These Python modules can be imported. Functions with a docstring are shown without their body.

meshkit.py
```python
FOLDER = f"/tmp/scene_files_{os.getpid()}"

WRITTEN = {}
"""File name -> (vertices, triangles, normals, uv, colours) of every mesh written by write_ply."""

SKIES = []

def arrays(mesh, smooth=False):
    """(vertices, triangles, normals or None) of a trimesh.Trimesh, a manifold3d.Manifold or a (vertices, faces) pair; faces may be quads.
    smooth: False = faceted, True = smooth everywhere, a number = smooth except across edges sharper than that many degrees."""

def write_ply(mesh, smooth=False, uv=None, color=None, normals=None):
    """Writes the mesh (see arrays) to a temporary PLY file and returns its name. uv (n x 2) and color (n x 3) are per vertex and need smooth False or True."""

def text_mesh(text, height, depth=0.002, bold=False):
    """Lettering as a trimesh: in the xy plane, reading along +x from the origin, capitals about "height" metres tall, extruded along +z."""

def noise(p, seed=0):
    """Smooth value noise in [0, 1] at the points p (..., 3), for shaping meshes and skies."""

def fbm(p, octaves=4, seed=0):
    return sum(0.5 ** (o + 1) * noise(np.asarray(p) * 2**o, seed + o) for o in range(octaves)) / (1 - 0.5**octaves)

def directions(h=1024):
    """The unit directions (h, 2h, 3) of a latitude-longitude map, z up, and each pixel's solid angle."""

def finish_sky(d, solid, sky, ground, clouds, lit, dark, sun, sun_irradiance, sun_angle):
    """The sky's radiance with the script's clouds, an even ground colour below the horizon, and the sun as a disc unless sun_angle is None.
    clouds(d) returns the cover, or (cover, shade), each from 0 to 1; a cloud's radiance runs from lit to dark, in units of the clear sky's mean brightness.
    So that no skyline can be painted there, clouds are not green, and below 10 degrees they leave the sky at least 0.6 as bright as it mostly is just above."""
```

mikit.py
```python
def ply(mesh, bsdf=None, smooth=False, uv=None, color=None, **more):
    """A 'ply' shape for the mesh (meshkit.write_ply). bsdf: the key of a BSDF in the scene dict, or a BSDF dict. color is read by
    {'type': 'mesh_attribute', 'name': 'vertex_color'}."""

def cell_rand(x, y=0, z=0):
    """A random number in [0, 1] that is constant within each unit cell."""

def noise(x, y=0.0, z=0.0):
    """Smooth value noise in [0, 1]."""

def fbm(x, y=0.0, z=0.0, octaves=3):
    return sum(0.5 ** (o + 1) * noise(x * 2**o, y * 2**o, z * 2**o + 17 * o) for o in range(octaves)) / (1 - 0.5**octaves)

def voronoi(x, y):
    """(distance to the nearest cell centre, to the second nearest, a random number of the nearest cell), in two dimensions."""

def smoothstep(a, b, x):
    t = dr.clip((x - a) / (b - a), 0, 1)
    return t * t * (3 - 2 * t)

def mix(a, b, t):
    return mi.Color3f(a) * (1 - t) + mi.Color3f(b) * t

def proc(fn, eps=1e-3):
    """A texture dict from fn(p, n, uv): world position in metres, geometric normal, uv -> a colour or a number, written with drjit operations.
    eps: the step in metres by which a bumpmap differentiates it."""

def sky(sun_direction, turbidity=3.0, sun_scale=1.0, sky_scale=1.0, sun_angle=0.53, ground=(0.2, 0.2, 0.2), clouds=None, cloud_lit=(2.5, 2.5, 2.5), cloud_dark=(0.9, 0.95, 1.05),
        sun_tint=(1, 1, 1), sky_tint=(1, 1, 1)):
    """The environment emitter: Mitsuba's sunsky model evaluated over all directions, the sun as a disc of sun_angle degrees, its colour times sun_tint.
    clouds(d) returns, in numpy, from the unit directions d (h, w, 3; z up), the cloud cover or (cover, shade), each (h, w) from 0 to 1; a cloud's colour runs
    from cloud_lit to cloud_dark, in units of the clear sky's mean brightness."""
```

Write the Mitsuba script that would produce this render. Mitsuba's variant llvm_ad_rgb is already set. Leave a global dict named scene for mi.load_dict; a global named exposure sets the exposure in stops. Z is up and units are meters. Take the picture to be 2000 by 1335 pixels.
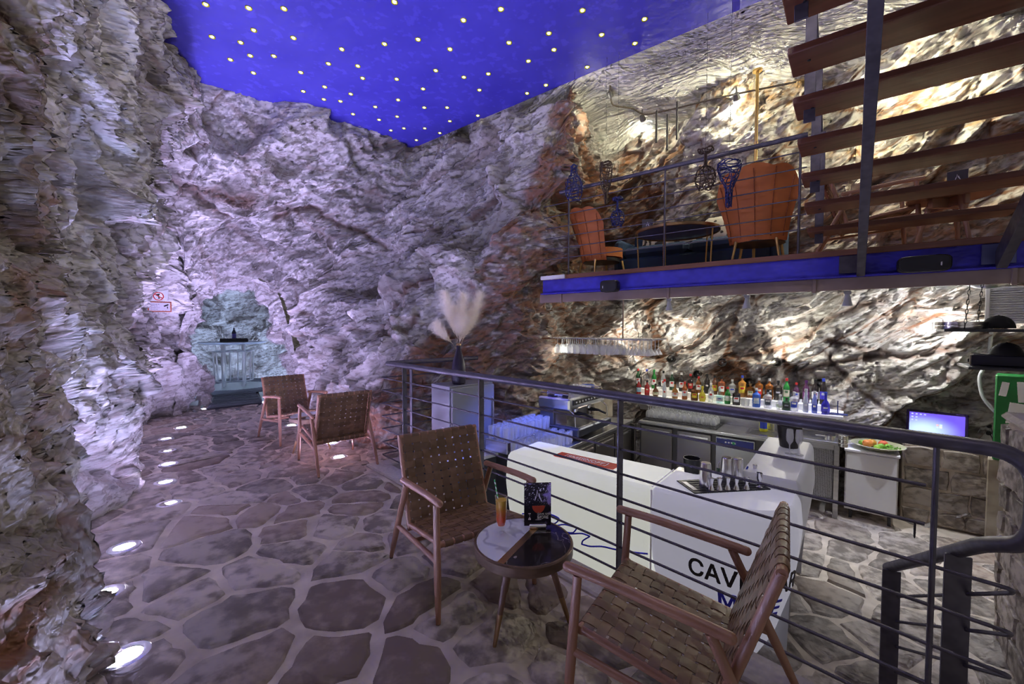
import math, random, numpy as np, trimesh, mitsuba as mi, drjit as dr, mikit, meshkit
from scipy.spatial import cKDTree
from scipy.interpolate import PchipInterpolator
from shapely.geometry import Polygon, MultiPoint, Point, box as sbox
from shapely.ops import voronoi_diagram
from shapely import affinity
mi.set_variant if False else None
T = mi.ScalarTransform4f
scene, labels = {}, {}
rng = np.random.default_rng(7)
# ------------------------------------------------------------------ camera, ambient light, exposure
EYE = 1.5
FOC = 820.0
PITCH = math.atan(30.5 / FOC)
scene['camera'] = {'type': 'perspective', 'fov': 2 * math.degrees(math.atan(1000 / FOC)), 'fov_axis': 'x', 'near_clip': 0.02, 'far_clip': 100.0,
                   'to_world': T().look_at(origin=[0, 0, EYE], target=[0, math.cos(PITCH), EYE - math.sin(PITCH)], up=[0, 0, 1])}
exposure = 3.0
scene['ambient_fill'] = {'type': 'constant', 'radiance': {'type': 'rgb', 'value': [0.28, 0.26, 0.25]}, 'sampling_weight': 1.0}  # added even fill light from all around, no real opening
# makers of glowing bulbs and spot lights
def lamp_bulb(name, loc, r, rad, w=1.0):
    scene[name] = {'type': 'sphere', 'center': list(loc), 'radius': r, 'emitter': {'type': 'area', 'radiance': {'type': 'rgb', 'value': rad}, 'sampling_weight': w}}
def spot(name, loc, target, rgb, cutoff=40, beam=None, w=1.0):
    d = {'type': 'spot', 'to_world': T().look_at(origin=list(map(float, loc)), target=list(map(float, target)), up=[0.1, 0.2, 1]), 'intensity': {'type': 'rgb', 'value': rgb},
         'cutoff_angle': float(cutoff), 'sampling_weight': w}
    if beam: d['beam_width'] = float(beam)
    scene[name] = d
# ------------------------------------------------------------------ pixel helpers (2000 x 1335), used to take positions off the photograph
cp, sp_ = math.cos(PITCH), math.sin(PITCH)
def ray(px, py):
    u, v = (px - 1000) / FOC, (667.5 - py) / FOC
    return np.array([u, cp + v * sp_, -sp_ + v * cp])
def at(px, py, Y):
    d = ray(px, py); return np.array([0, 0, EYE]) + d * (Y / d[1])
def onz(px, py, z):
    d = ray(px, py); return np.array([0, 0, EYE]) + d * ((z - EYE) / d[2])
E1 = np.array([0.7779, -0.6284]); E2 = np.array([0.6284, 0.7779])     # along / away from the mezzanine edge
R1 = np.array([0.680, -0.7336]); R2 = np.array([0.7336, 0.680])       # along / away from the floor railing
def M(s, n, z=0.0): return np.array([*(E1 * s + E2 * n), z])
def onplane(px, py, n):                                              # pixel -> the upright plane E2 . p = n
    d = ray(px, py); t = n / (d[0] * E2[0] + d[1] * E2[1]); return np.array([0, 0, EYE]) + d * t
NM = 4.546                                                           # the mezzanine's edge plane
LOW = -0.75                                                          # bar floor level
# ------------------------------------------------------------------ scene helpers
def num(key):
    k, i = key, 0
    while k in scene or k in labels or any(x.startswith(k + '__') for x in scene_roots.get(k, ())):
        i += 1; k = f'{key}_{i:03d}'
    return k
scene_roots = {}
used = {}
def newkey(key):
    if key not in used: used[key] = 0; return key
    used[key] += 1; return f'{key}_{used[key]:03d}'
def thing(name, label, cat, group=None):
    k = newkey(name); labels[k] = {'label': label, 'category': cat}
    if group: labels[k]['group'] = group
    return k
def part(parent, name, mesh, mat, smooth=35, label=None, to=None, kind=None, emit=None, **kw):
    k = newkey(f'{parent}__{name}')
    d = mesh if isinstance(mesh, dict) else mikit.ply(mesh, mat, smooth=smooth, **kw)
    d = dict(d)
    if isinstance(mesh, dict) and mat is not None: d['bsdf'] = {'type': 'ref', 'id': mat}
    if to is not None: d['to_world'] = to
    if emit is not None: d['emitter'] = {'type': 'area', 'radiance': {'type': 'rgb', 'value': emit[0]}, 'sampling_weight': emit[1] if len(emit) > 1 else 1.0}
    scene[k] = d
    if label: labels.setdefault(k, {})['label'] = label
    if kind: labels.setdefault(k, {})['kind'] = kind
    return k
def solo(name, mesh, mat, label, cat, group=None, smooth=35, to=None, kind=None, **kw):
    k = thing(name, label, cat, group)
    d = dict(mesh) if isinstance(mesh, dict) else mikit.ply(mesh, mat, smooth=smooth, **kw)
    if to is not None: d['to_world'] = to
    scene[k] = d
    if kind: labels[k]['kind'] = kind
    return k
def struct(name, mesh, mat, label=None, smooth=35, **kw):
    k = newkey(name); scene[k] = mikit.ply(mesh, mat, smooth=smooth, **kw)
    labels[k] = {'kind': 'structure'}
    if label: labels[k]['label'] = label
    return k
def TW(loc=(0, 0, 0), rz=0.0, s=1.0): return T().translate(list(map(float, loc))).rotate([0, 0, 1], float(rz)).scale(s)
# ------------------------------------------------------------------ mesh helpers
cat_ = trimesh.util.concatenate
def rbox(size, loc=(0, 0, 0), r=0.004, rz=0.0):
    """chamfered box centred on loc"""
    import manifold3d as m3
    a, b, c = size; r = min(r, a * .45, b * .45, c * .45)
    pts = []
    for sx in (-1, 1):
        for sy in (-1, 1):
            for sz in (-1, 1):
                for k in range(3):
                    q = np.array([a / 2 - r, b / 2 - r, c / 2 - r]); q[k] += r
                    pts.append(q * [sx, sy, sz])
    m = trimesh.Trimesh(pts).convex_hull if False else trimesh.convex.convex_hull(np.array(pts))
    if rz: m.apply_transform(trimesh.transformations.rotation_matrix(math.radians(rz), [0, 0, 1]))
    m.apply_translation(loc); return m
def obox(p, q, ax, ay, az, r=0.004):
    pass
def frame_mesh(m, ox, oy, o):
    """map local x,y (plan unit vectors ox, oy), z up, to the world at o"""
    A = np.eye(4); A[:2, 0] = ox; A[:2, 1] = oy; A[:3, 3] = o
    m = m.copy(); m.apply_transform(A); return m
def tube(pts, r, n=10, caps=True, closed=False):
    """round tube along pts; r a number or one per point"""
    P = np.asarray(pts, float); N = len(P); R = np.broadcast_to(np.asarray(r, float), (N,))
    if closed: tan = np.roll(P, -1, 0) - np.roll(P, 1, 0)
    else: tan = np.gradient(P, axis=0)
    tan /= np.maximum(np.linalg.norm(tan, axis=1, keepdims=True), 1e-9)
    up = np.array([0, 0, 1.0]) if abs(tan[0, 2]) < .9 else np.array([1.0, 0, 0])
    x = np.cross(up, tan[0]); x /= np.linalg.norm(x); V = []
    a = np.arange(n) * 2 * np.pi / n
    for i in range(N):
        x = x - tan[i] * (x @ tan[i]); x /= np.linalg.norm(x); y = np.cross(tan[i], x)
        V.append(P[i] + R[i] * (np.cos(a)[:, None] * x + np.sin(a)[:, None] * y))
    V = np.vstack(V); F = []
    for i in range(N if closed else N - 1):
        j = (i + 1) % N
        for k in range(n):
            l = (k + 1) % n
            F += [[i * n + k, i * n + l, j * n + l], [i * n + k, j * n + l, j * n + k]]
    if caps and not closed:
        c0, c1 = len(V), len(V) + 1; V = np.vstack([V, P[:1], P[-1:]])
        for k in range(n):
            l = (k + 1) % n; F += [[c0, l, k], [c1, (N - 1) * n + k, (N - 1) * n + l]]
    return trimesh.Trimesh(V, F, process=False)
def rod(p, q, r0, r1=None, n=10):
    r1 = r0 if r1 is None else r1
    return tube([p, q], [r0, r1], n)
def bar(p, q, w, t, up=(0, 0, 1), r=0.002):
    """rectangular bar from p to q, w across, t along up"""
    p, q = np.array(p, float), np.array(q, float); d = q - p; L = np.linalg.norm(d); d /= L
    u = np.array(up, float); u -= d * (u @ d); u /= np.linalg.norm(u); s = np.cross(u, d)
    m = rbox((L, w, t), r=r); A = np.eye(4); A[:3, 0] = d; A[:3, 1] = s; A[:3, 2] = u; A[:3, 3] = (p + q) / 2
    m.apply_transform(A); return m
def bend(pts, rad, n=6):
    """polyline with rounded corners"""
    P = [np.array(p, float) for p in pts]; out = [P[0]]
    for a, b, c in zip(P[:-2], P[1:-1], P[2:]):
        d0, d1 = (a - b), (c - b); l0, l1 = np.linalg.norm(d0), np.linalg.norm(d1); d0 /= l0; d1 /= l1
        k = min(rad, l0 * .49, l1 * .49); s, e = b + d0 * k, b + d1 * k
        for t in np.linspace(0, 1, n): out.append((1 - t) ** 2 * s + 2 * t * (1 - t) * b + t * t * e)
    out.append(P[-1]); return np.array(out)
def lathe(prof, n=24):
    """revolve (r, z) profile round z"""
    P = np.array(prof, float); a = np.arange(n) * 2 * np.pi / n
    V = np.stack([P[:, None, 0] * np.cos(a), P[:, None, 0] * np.sin(a), np.broadcast_to(P[:, 1:2], (len(P), n))], -1).reshape(-1, 3); F = []
    for i in range(len(P) - 1):
        for k in range(n):
            l = (k + 1) % n; A, B, C, D = i * n + k, i * n + l, (i + 1) * n + l, (i + 1) * n + k
            if P[i, 0] > 1e-6: F.append([A, B, C])
            if P[i + 1, 0] > 1e-6: F.append([A, C, D])
    m = trimesh.Trimesh(V, F, process=False); m.merge_vertices(); return m
def prism(poly, h, z0=0.0):
    m = trimesh.creation.extrude_polygon(poly, h, engine='earcut'); m.apply_translation([0, 0, z0]); return m
def moved(m, loc=(0, 0, 0), rx=0, ry=0, rz=0):
    m = m.copy(); R = trimesh.transformations.euler_matrix(math.radians(rx), math.radians(ry), math.radians(rz)); R[:3, 3] = loc
    m.apply_transform(R); return m
def A4(x, y, z, o):
    A = np.eye(4); A[:3, 0] = x; A[:3, 1] = y; A[:3, 2] = z; A[:3, 3] = o; return A
def TM(A): return T(np.asarray(A, float).tolist())
# ------------------------------------------------------------------ materials
def rgb(c): return {'type': 'rgb', 'value': list(map(float, c))}
def mat(name, c, rough=0.5, metal=0.0, spec=0.5, clear=0.0, bump=None, eps=1e-3, **kw):
    b = {'type': 'principled', 'base_color': c if isinstance(c, dict) else rgb(c), 'roughness': float(rough), 'metallic': float(metal), 'specular': float(spec)}
    if clear: b['clearcoat'] = float(clear); b['clearcoat_gloss'] = 0.9
    b.update(kw)
    if bump is not None:
        b = {'type': 'bumpmap', 'arbitrary': mikit.proc(bump[0], eps), 'scale': float(bump[1]), 'bsdf': b}
    scene[name] = {'type': 'twosided', 'bsdf': b}
    return name
N_, FB, MX, SS = mikit.noise, mikit.fbm, mikit.mix, mikit.smoothstep
def rock_bump(p, n, uv):
    a = FB(p.x * 9 + p.z * 3, p.y * 9 - p.z * 2, p.z * 22 - p.x * 5, 4)
    b = FB(p.x * 45, p.y * 45, p.z * 70 + 3, 3)
    return a * 1.0 + b * 0.35
def rock_streak(p, n, uv):
    a = FB(p.x * 7 + p.z * 4, p.y * 7 - p.z * 4, p.z * 26 - p.x * 8, 4)
    b = FB(p.x * 30 + 9, p.y * 30, p.z * 30, 3)
    return SS(0.47, 0.62, a * 0.6 + b * 0.4) * 0.72
rockA = {'type': 'principled', 'base_color': {'type': 'mesh_attribute', 'name': 'vertex_color'}, 'roughness': 0.62, 'specular': 0.35}
rockB = {'type': 'principled', 'base_color': rgb((0.17, 0.15, 0.135)), 'roughness': 0.7, 'specular': 0.3}
scene['rock_bsdf'] = {'type': 'twosided', 'bsdf': {'type': 'bumpmap', 'arbitrary': mikit.proc(rock_bump, 2e-3), 'scale': 0.06,
                      'bsdf': {'type': 'blendbsdf', 'weight': mikit.proc(rock_streak), 'a': rockA, 'b': rockB}}}
def blue_paint(p, n, uv):
    v = FB(p.x * 2.2 + p.y, p.y * 2.2 - p.x, 0, 4); w = FB(p.x * 3 + p.y * 14, p.y * 3 - p.x * 14, 3, 3)
    return MX((0.038, 0.030, 0.36), (0.072, 0.060, 0.50), v * 0.7 + SS(0.6, 0.75, w) * 0.5)
mat('blue_ceiling_paint', mikit.proc(blue_paint), 0.55, bump=(lambda p, n, uv: FB(p.x * 12, p.y * 12, 0, 3), 0.01))
def stucco(p, n, uv):
    # swirled trowel strokes
    w = N_(p.x * 1.1, p.y * 1.1, 0) * 5.0
    return FB(p.x * 4 + w * 2, p.y * 26 + w * 7 - p.x * 10, p.z * 20, 3)
mat('white_stucco', (0.72, 0.70, 0.66), 0.6, bump=(stucco, 0.30), eps=4e-3)
def stone_col(p, n, uv):
    v = FB(p.x * 1.7, p.y * 1.7, p.z + 4, 3); w = FB(p.x * 18, p.y * 18, p.z * 18, 4); k = N_(p.x * 0.9 + 7, p.y * 0.9, 1)
    c = MX((0.14, 0.115, 0.095), (0.40, 0.35, 0.305), SS(0.36, 0.64, v * 0.4 + w * 0.6))
    return MX(c, (0.25, 0.17, 0.12), SS(0.55, 0.8, k) * 0.5)
def stone_bump(p, n, uv): return FB(p.x * 11, p.y * 11, p.z * 11, 4) + 0.3 * FB(p.x * 60, p.y * 60, p.z * 60, 2)
for i, (g, h) in enumerate(((1.0, 0), (0.78, 3), (1.22, 6))):
    def f(p, n, uv, g=g, h=h): return stone_col(p + mi.Vector3f(h, h, 0), n, uv) * g
    mat(f'flagstone_{i}', mikit.proc(f), 0.55, spec=0.45, bump=(stone_bump, 0.05))
def mortar(p, n, uv):
    return MX((0.30, 0.25, 0.205), (0.70, 0.62, 0.53), FB(p.x * 9, p.y * 9, p.z * 9, 4))
mat('mortar', mikit.proc(mortar), 0.8, bump=(stone_bump, 0.05))
mat('kerb_concrete', mikit.proc(lambda p, n, uv: MX((0.30, 0.27, 0.24), (0.5, 0.46, 0.41), FB(p.x * 40, p.y * 40, p.z * 40, 3))), 0.8)
mat('dark_steel', mikit.proc(lambda p, n, uv: MX((0.055, 0.05, 0.068), (0.12, 0.11, 0.135), FB(p.x * 25, p.y * 25, p.z * 25, 3))), 0.42, 0.55)
mat('blue_beam_paint', mikit.proc(lambda p, n, uv: MX((0.02, 0.015, 0.33), (0.05, 0.04, 0.55), FB(p.x * 14, p.y * 14, p.z * 14, 3))), 0.45, bump=(lambda p, n, uv: FB(p.x * 30, p.y * 30, p.z * 60, 3), 0.012))
mat('brown_cladding', mikit.proc(lambda p, n, uv: MX((0.20, 0.14, 0.115), (0.32, 0.24, 0.2), FB(p.x * 6, p.y * 6, p.z * 6, 3))), 0.5, 0.2)
mat('bright_white', (0.9, 0.9, 0.88), 0.5)  # plain white board colour, gives off no light
mat('chrome', (0.82, 0.82, 0.84), 0.12, 1.0)
mat('brushed_steel', mikit.proc(lambda p, n, uv: MX((0.42, 0.42, 0.43), (0.66, 0.66, 0.67), FB(p.x * 5, p.y * 5, p.z * 40, 3))), 0.28, 0.95)
mat('black', (0.012, 0.012, 0.014), 0.4)
mat('white_plastic', (0.75, 0.75, 0.77), 0.4)
mat('lens', (0.8, 0.8, 0.8), 0.3)
# ------------------------------------------------------------------ the cave: swept rock sheets
# columns of the rock wall: plan position at floor / 1.5 m / 3 m / ceiling
COLS = [  # F, M(1.5), U(3.0), T(4.6)
 ((-0.95, -1.4), (-1.0, -1.4), (-1.0, -1.4), (-.9, -1.4)),
 ((-1.05, 0.3), (-1.08, 0.35), (-1.12, 0.4), (-1.0, 0.4)),
 ((-1.42, 1.15), (-1.58, 1.22), (-1.5, 1.25), (-1.4, 1.3)),
 ((-1.97, 2.0), (-2.42, 2.08), (-2.22, 2.15), (-2.25, 2.4)),
 ((-2.95, 2.6), (-2.95, 2.8), (-2.78, 2.95), (-2.88, 3.2)),
 ((-3.22, 3.42), (-3.55, 4.0), (-3.28, 3.95), (-3.22, 3.85)),
 ((-4.08, 4.5), (-4.36, 4.8), (-3.8, 4.45), (-3.42, 4.3)),
 ((-4.94, 5.5), (-5.0, 5.6), (-4.3, 5.1), (-3.45, 4.75)),
 ((-5.9, 7.45), (-5.95, 7.5), (-5.0, 6.3), (-3.4, 5.15)),
 ((-4.95, 7.7), (-4.98, 7.65), (-4.2, 6.75), (-2.9, 5.6)),
 ((-4.17, 7.75), (-4.15, 7.6), (-3.3, 6.95), (-2.2, 6.35)),
 ((-2.95, 6.2), (-3.0, 7.0), (-2.3, 7.05), (-1.55, 7.05)),
 ((-1.85, 5.1), (-1.75, 5.85), (-1.25, 6.6), (-1.0, 6.65)),
 ((-1.25, 4.98), (-.9, 5.7), (-.5, 6.05), (-.35, 6.13)),
 ((-.45, 5.75), (-.1, 5.85), (.25, 5.65), (.55, 5.4)),
 ((.05, 6.1), (.42, 6.15), (.58, 5.75), (.80, 5.22)),
 ((.55, 6.85), (.85, 6.85), (.95, 6.4), (1.15, 5.95)),
] + [tuple(tuple(M(s, n)[:2]) for n in (6.85 + a, 6.85 + a, 6.45 + b, 6.1 + b)) for s, a, b in ((-3.0, 0, .1), (-1.6, .05, 0), (-.2, -.05, .12), (1.2, 0, 0), (2.6, .1, .1), (4.2, 0, 0))]
ZR = np.array([-1.0, 0.0, 1.5, 3.0, 4.75])
ctrl = np.array([[c[0], c[0], c[1], c[2], c[3]] for c in COLS])            # (cols, rows, 2)
def dense_sheet(ctrl, step, zstep):
    mid = ctrl[:, 2]; L = np.concatenate([[0], np.cumsum(np.linalg.norm(np.diff(mid, axis=0), axis=1) + .15)])
    f = PchipInterpolator(L, ctrl.reshape(len(L), -1), axis=0)
    fine = np.linspace(0, L[-1], 6000); m = f(fine).reshape(-1, len(ZR), 2)[:, 2]
    seg = np.linalg.norm(np.diff(m, axis=0), axis=1) / np.clip(step(np.linalg.norm(m[:-1], axis=1)), 1e-3, 1)
    c = np.concatenate([[0], np.cumsum(seg)]); us = np.interp(np.linspace(0, c[-1], int(c[-1]) + 1), c, fine)
    rows = f(us).reshape(len(us), len(ZR), 2)
    zs = np.arange(ZR[0], ZR[-1] + 1e-6, zstep)
    g = PchipInterpolator(ZR, rows, axis=1)(zs)
    P = np.concatenate([g, np.broadcast_to(zs[None, :, None], g.shape[:2] + (1,))], -1)
    return P, np.interp(us, L, np.arange(len(L)))
def grid_normals(P, toward):
    du, dv = np.gradient(P, axis=0), np.gradient(P, axis=1); n = np.cross(du, dv); n /= np.maximum(np.linalg.norm(n, axis=-1, keepdims=True), 1e-9)
    s = np.sign(((toward - P) * n).sum(-1, keepdims=True).mean()); return n * s
def rock_offset(p, big=1.0, seed=3, scales=((1.0, .20), (.42, .115), (.17, .055), (.075, .028), (.035, .016))):
    """fractured relief: tilted facets at several sizes, plus a fine roughness; returns offset, how close to a facet border, and a number per block"""
    r = np.random.default_rng(seed); R = trimesh.transformations.euler_matrix(.5, .35, .7)[:3, :3]
    w = p + 0.10 * (np.stack([meshkit.noise(p * 2.3, 11 + k) for k in range(3)], -1) - .5) * 2
    q = (w @ R.T) * np.array([1, 1, 1.9]); off = np.zeros(len(p)); crack = np.zeros(len(p)); block = np.zeros(len(p))
    for i, (size, amp) in enumerate(scales):
        pick = q[r.integers(0, len(q), int(min(len(q) * .25, max(60, len(q) * 0.00030 / size ** 2))))]
        sd = pick + r.normal(0, size * .25, pick.shape)
        d, k = cKDTree(sd).query(q, 2, workers=-1)
        nrm = r.normal(0, 1, sd.shape); nrm /= np.linalg.norm(nrm, axis=1, keepdims=True); base = r.uniform(-1, 1, len(sd))
        val = [base[k[:, j]] * .55 + ((q - sd[k[:, j]]) * nrm[k[:, j]]).sum(1) / size * 1.0 for j in (0, 1)]
        gap = (d[:, 1] - d[:, 0]) / size; t = np.clip(gap / (.20, .13, .12, .15, .2)[i], 0, 1); t = t * t * (3 - 2 * t)
        v = val[0] * (.5 + .5 * t) + val[1] * (.5 - .5 * t)
        a = amp * (big if i == 0 else (.32 + .68 * big) if i < 4 else 1.0)
        off += a * v
        if i < 3: crack = np.maximum(crack, np.exp(-(gap / (.045, .06, .06)[i]) ** 2) * (1, .8, .5)[i])
        if i == 1: block = base[k[:, 0]]
        if i == 0: block0 = base[k[:, 0]]
    off += .03 * (meshkit.fbm(p * [7, 7, 12], 4, 5) - .5)
    return off, crack, block * .5 + block0 * .5
GREY, WHITE, DARK, CLAY, OCHRE, REDB = (np.array(c) for c in ((.40, .385, .375), (.66, .645, .63), (.16, .145, .13), (.145, .068, .036), (.33, .21, .085), (.27, .11, .05)))
def lerp(a, b, t): return a + (b - a) * np.clip(t, 0, 1)[:, None]
def sstep(a, b, x): t = np.clip((x - a) / (b - a), 0, 1); return t * t * (3 - 2 * t)
def rock_colour(p, crack, block, mode):
    n1 = meshkit.fbm(p * 1.1, 4, 21); n2 = meshkit.fbm(p * [5, 5, 8], 4, 31); n3 = meshkit.fbm(p * [2.2, 2.2, 3.0], 4, 41); n4 = meshkit.fbm(p * 16, 3, 51)
    c = lerp(np.broadcast_to(GREY, p.shape), WHITE, sstep(.3, .75, n2 * .6 + (block * .5 + .5) * .4))
    c = lerp(c, DARK, sstep(.57, .70, n3) * .7)
    clayey, red, och = mode
    c = lerp(c, OCHRE, sstep(.52, .72, n1 * .5 + n4 * .5) * och)
    c = lerp(c, CLAY, sstep(.35, .8, crack * (.4 + n1)) * clayey)
    rr = red * sstep(.25, .55, n3 * .55 + n4 * .45 + (red - .5) * .35)
    white_flecks = sstep(.55, .62, meshkit.fbm(p * [22, 22, 30], 3, 55) * .5 + n2 * .5)
    c = lerp(c, lerp(np.broadcast_to(REDB, p.shape), DARK * .9, sstep(.45, .7, n2)), rr * (1 - .75 * white_flecks))
    return np.clip(c, .01, .9)
P0, UC = dense_sheet(ctrl, lambda d: np.clip(.0045 * d, .008, .024), .018)
# keep the far rows coarse but real
NRM = grid_normals(P0, np.array([-1.0, 3.5, 1.8]))
shape0 = P0.shape; flat = P0.reshape(-1, 3); dist = np.linalg.norm(flat - [0, 0, EYE], axis=1)
big = np.clip(dist / 6.0, .22, 1.0)
OFF, CRK, BLK = rock_offset(flat, big)
_base = sstep(.9, .1, flat[:, 2]) * (np.repeat(UC, shape0[1]) > 3.2) * (np.repeat(UC, shape0[1]) < 13.5)
OFF = OFF * (1 - .5 * _base) - .05 * _base
# long cracks and ledges seen in the rock: recessed and filled with clay
_fd = flat - [0, 0, EYE]; _fz = _fd[:, 1] * cp - _fd[:, 2] * sp_; _fo = _fz > .3
_fp = np.stack([1000 + FOC * _fd[:, 0] / np.where(_fo, _fz, 1), 667.5 - FOC * (_fd[:, 1] * sp_ + _fd[:, 2] * cp) / np.where(_fo, _fz, 1)], 1); _fp[~_fo] = -9e5
_tree = cKDTree(_fp)
def rock_point(px, py):
    k = _tree.query_ball_point([px, py], 12)
    if not k: return None
    k = np.array(k); k = k[_fz[k] < _fz[k].min() + .2]; return flat[k].mean(0)
CLAYC = np.zeros(len(flat))
for wd, depth, line in ((.035, .05, ((348, 95), (352, 140), (350, 190), (340, 230), (318, 280), (305, 330), (300, 362))), (.022, .03, ((462, 160), (430, 190), (405, 235), (375, 290), (362, 340), (355, 380), (330, 420), (325, 455))),
        (.07, .06, ((285, 375), (330, 362), (360, 358), (400, 395), (440, 420), (470, 435))), (.13, .03, ((350, 365), (400, 372), (450, 382), (490, 388))), (.05, .07, ((535, 432), (575, 412), (605, 410), (640, 430), (700, 450), (745, 480))),
        (.05, .05, ((720, 640), (760, 600), (810, 565), (860, 535))), (.04, .05, ((600, 610), (680, 640), (760, 655), (820, 620))), (.03, .03, ((860, 470), (905, 440), (945, 425))), (.03, .03, ((790, 470), (830, 450), (860, 448))), (.03, .04, ((915, 425), (965, 390), (1000, 330))),
        (.05, .07, ((1290, 748), (1400, 722), (1480, 692), (1560, 665), (1640, 610), (1720, 588))), (.045, .06, ((1560, 725), (1680, 702), (1800, 692), (1880, 664), (1945, 632))), (.035, .05, ((1610, 690), (1690, 770), (1750, 810), (1800, 850))), (.03, .04, ((1620, 660), (1680, 680), (1740, 690))),
        (.05, .06, ((1240, 690), (1300, 740), (1360, 765), (1440, 770))), (.04, .05, ((1300, 610), (1360, 640), (1400, 600), (1470, 590))), (.04, .05, ((1150, 560), (1120, 620), (1130, 690), (1170, 730)))):
    pts = [q for q in (rock_point(*a) for a in line) if q is not None]
    if len(pts) < 3: continue
    pts = PchipInterpolator(np.arange(len(pts)), np.array(pts), axis=0)(np.linspace(0, len(pts) - 1, 260)); pts += .05 * (np.stack([meshkit.noise(pts * 6, 80 + k) for k in range(3)], -1) - .5)
    dd = cKDTree(pts).query(flat, distance_upper_bound=.3)[0]; wv = wd * (.5 + 1.0 * meshkit.fbm(flat * 7, 3, 90)); g = np.exp(-np.clip(dd / wv, 0, 9) ** 2); OFF -= depth * g; CLAYC = np.maximum(CLAYC, g)
# colour zones: left half pale grey; clay and ochre from the corner rib on
s_c, n_c = flat[:, 0] * E1[0] + flat[:, 1] * E1[1], flat[:, 0] * E2[0] + flat[:, 1] * E2[1]
uu = np.repeat(UC, shape0[1]); zz = flat[:, 2]
wob = (meshkit.fbm(flat * 1.6, 3, 61) - .5) * .5
rib = s_c - (-2.86 - (4.5 - zz) * .504) + wob * .5
redness = sstep(-.06, .10, rib) * (uu > 11.5) * (1 - .45 * sstep(.5, 1.5, rib)) * (1 - .55 * sstep(16.5, 17.5, uu))
low_red = sstep(11.3, 12.2, uu) * sstep(1.0, .3, zz + wob) * (uu < 15) * .8
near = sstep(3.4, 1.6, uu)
upper = (zz > 2.2) & (uu > 16)
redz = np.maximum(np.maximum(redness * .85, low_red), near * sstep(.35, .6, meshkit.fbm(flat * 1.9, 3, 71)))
redz = np.where(upper, np.maximum(redz, .24 + .25 * sstep(3.9, 2.6, zz)), redz)
clay_amt = np.where(uu > 15, 1.1, .45) + near * .4
och_amt = np.where(uu > 15.5, np.where(zz > 2.1, 1.0, .45), .10 + .15 * near)
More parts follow.
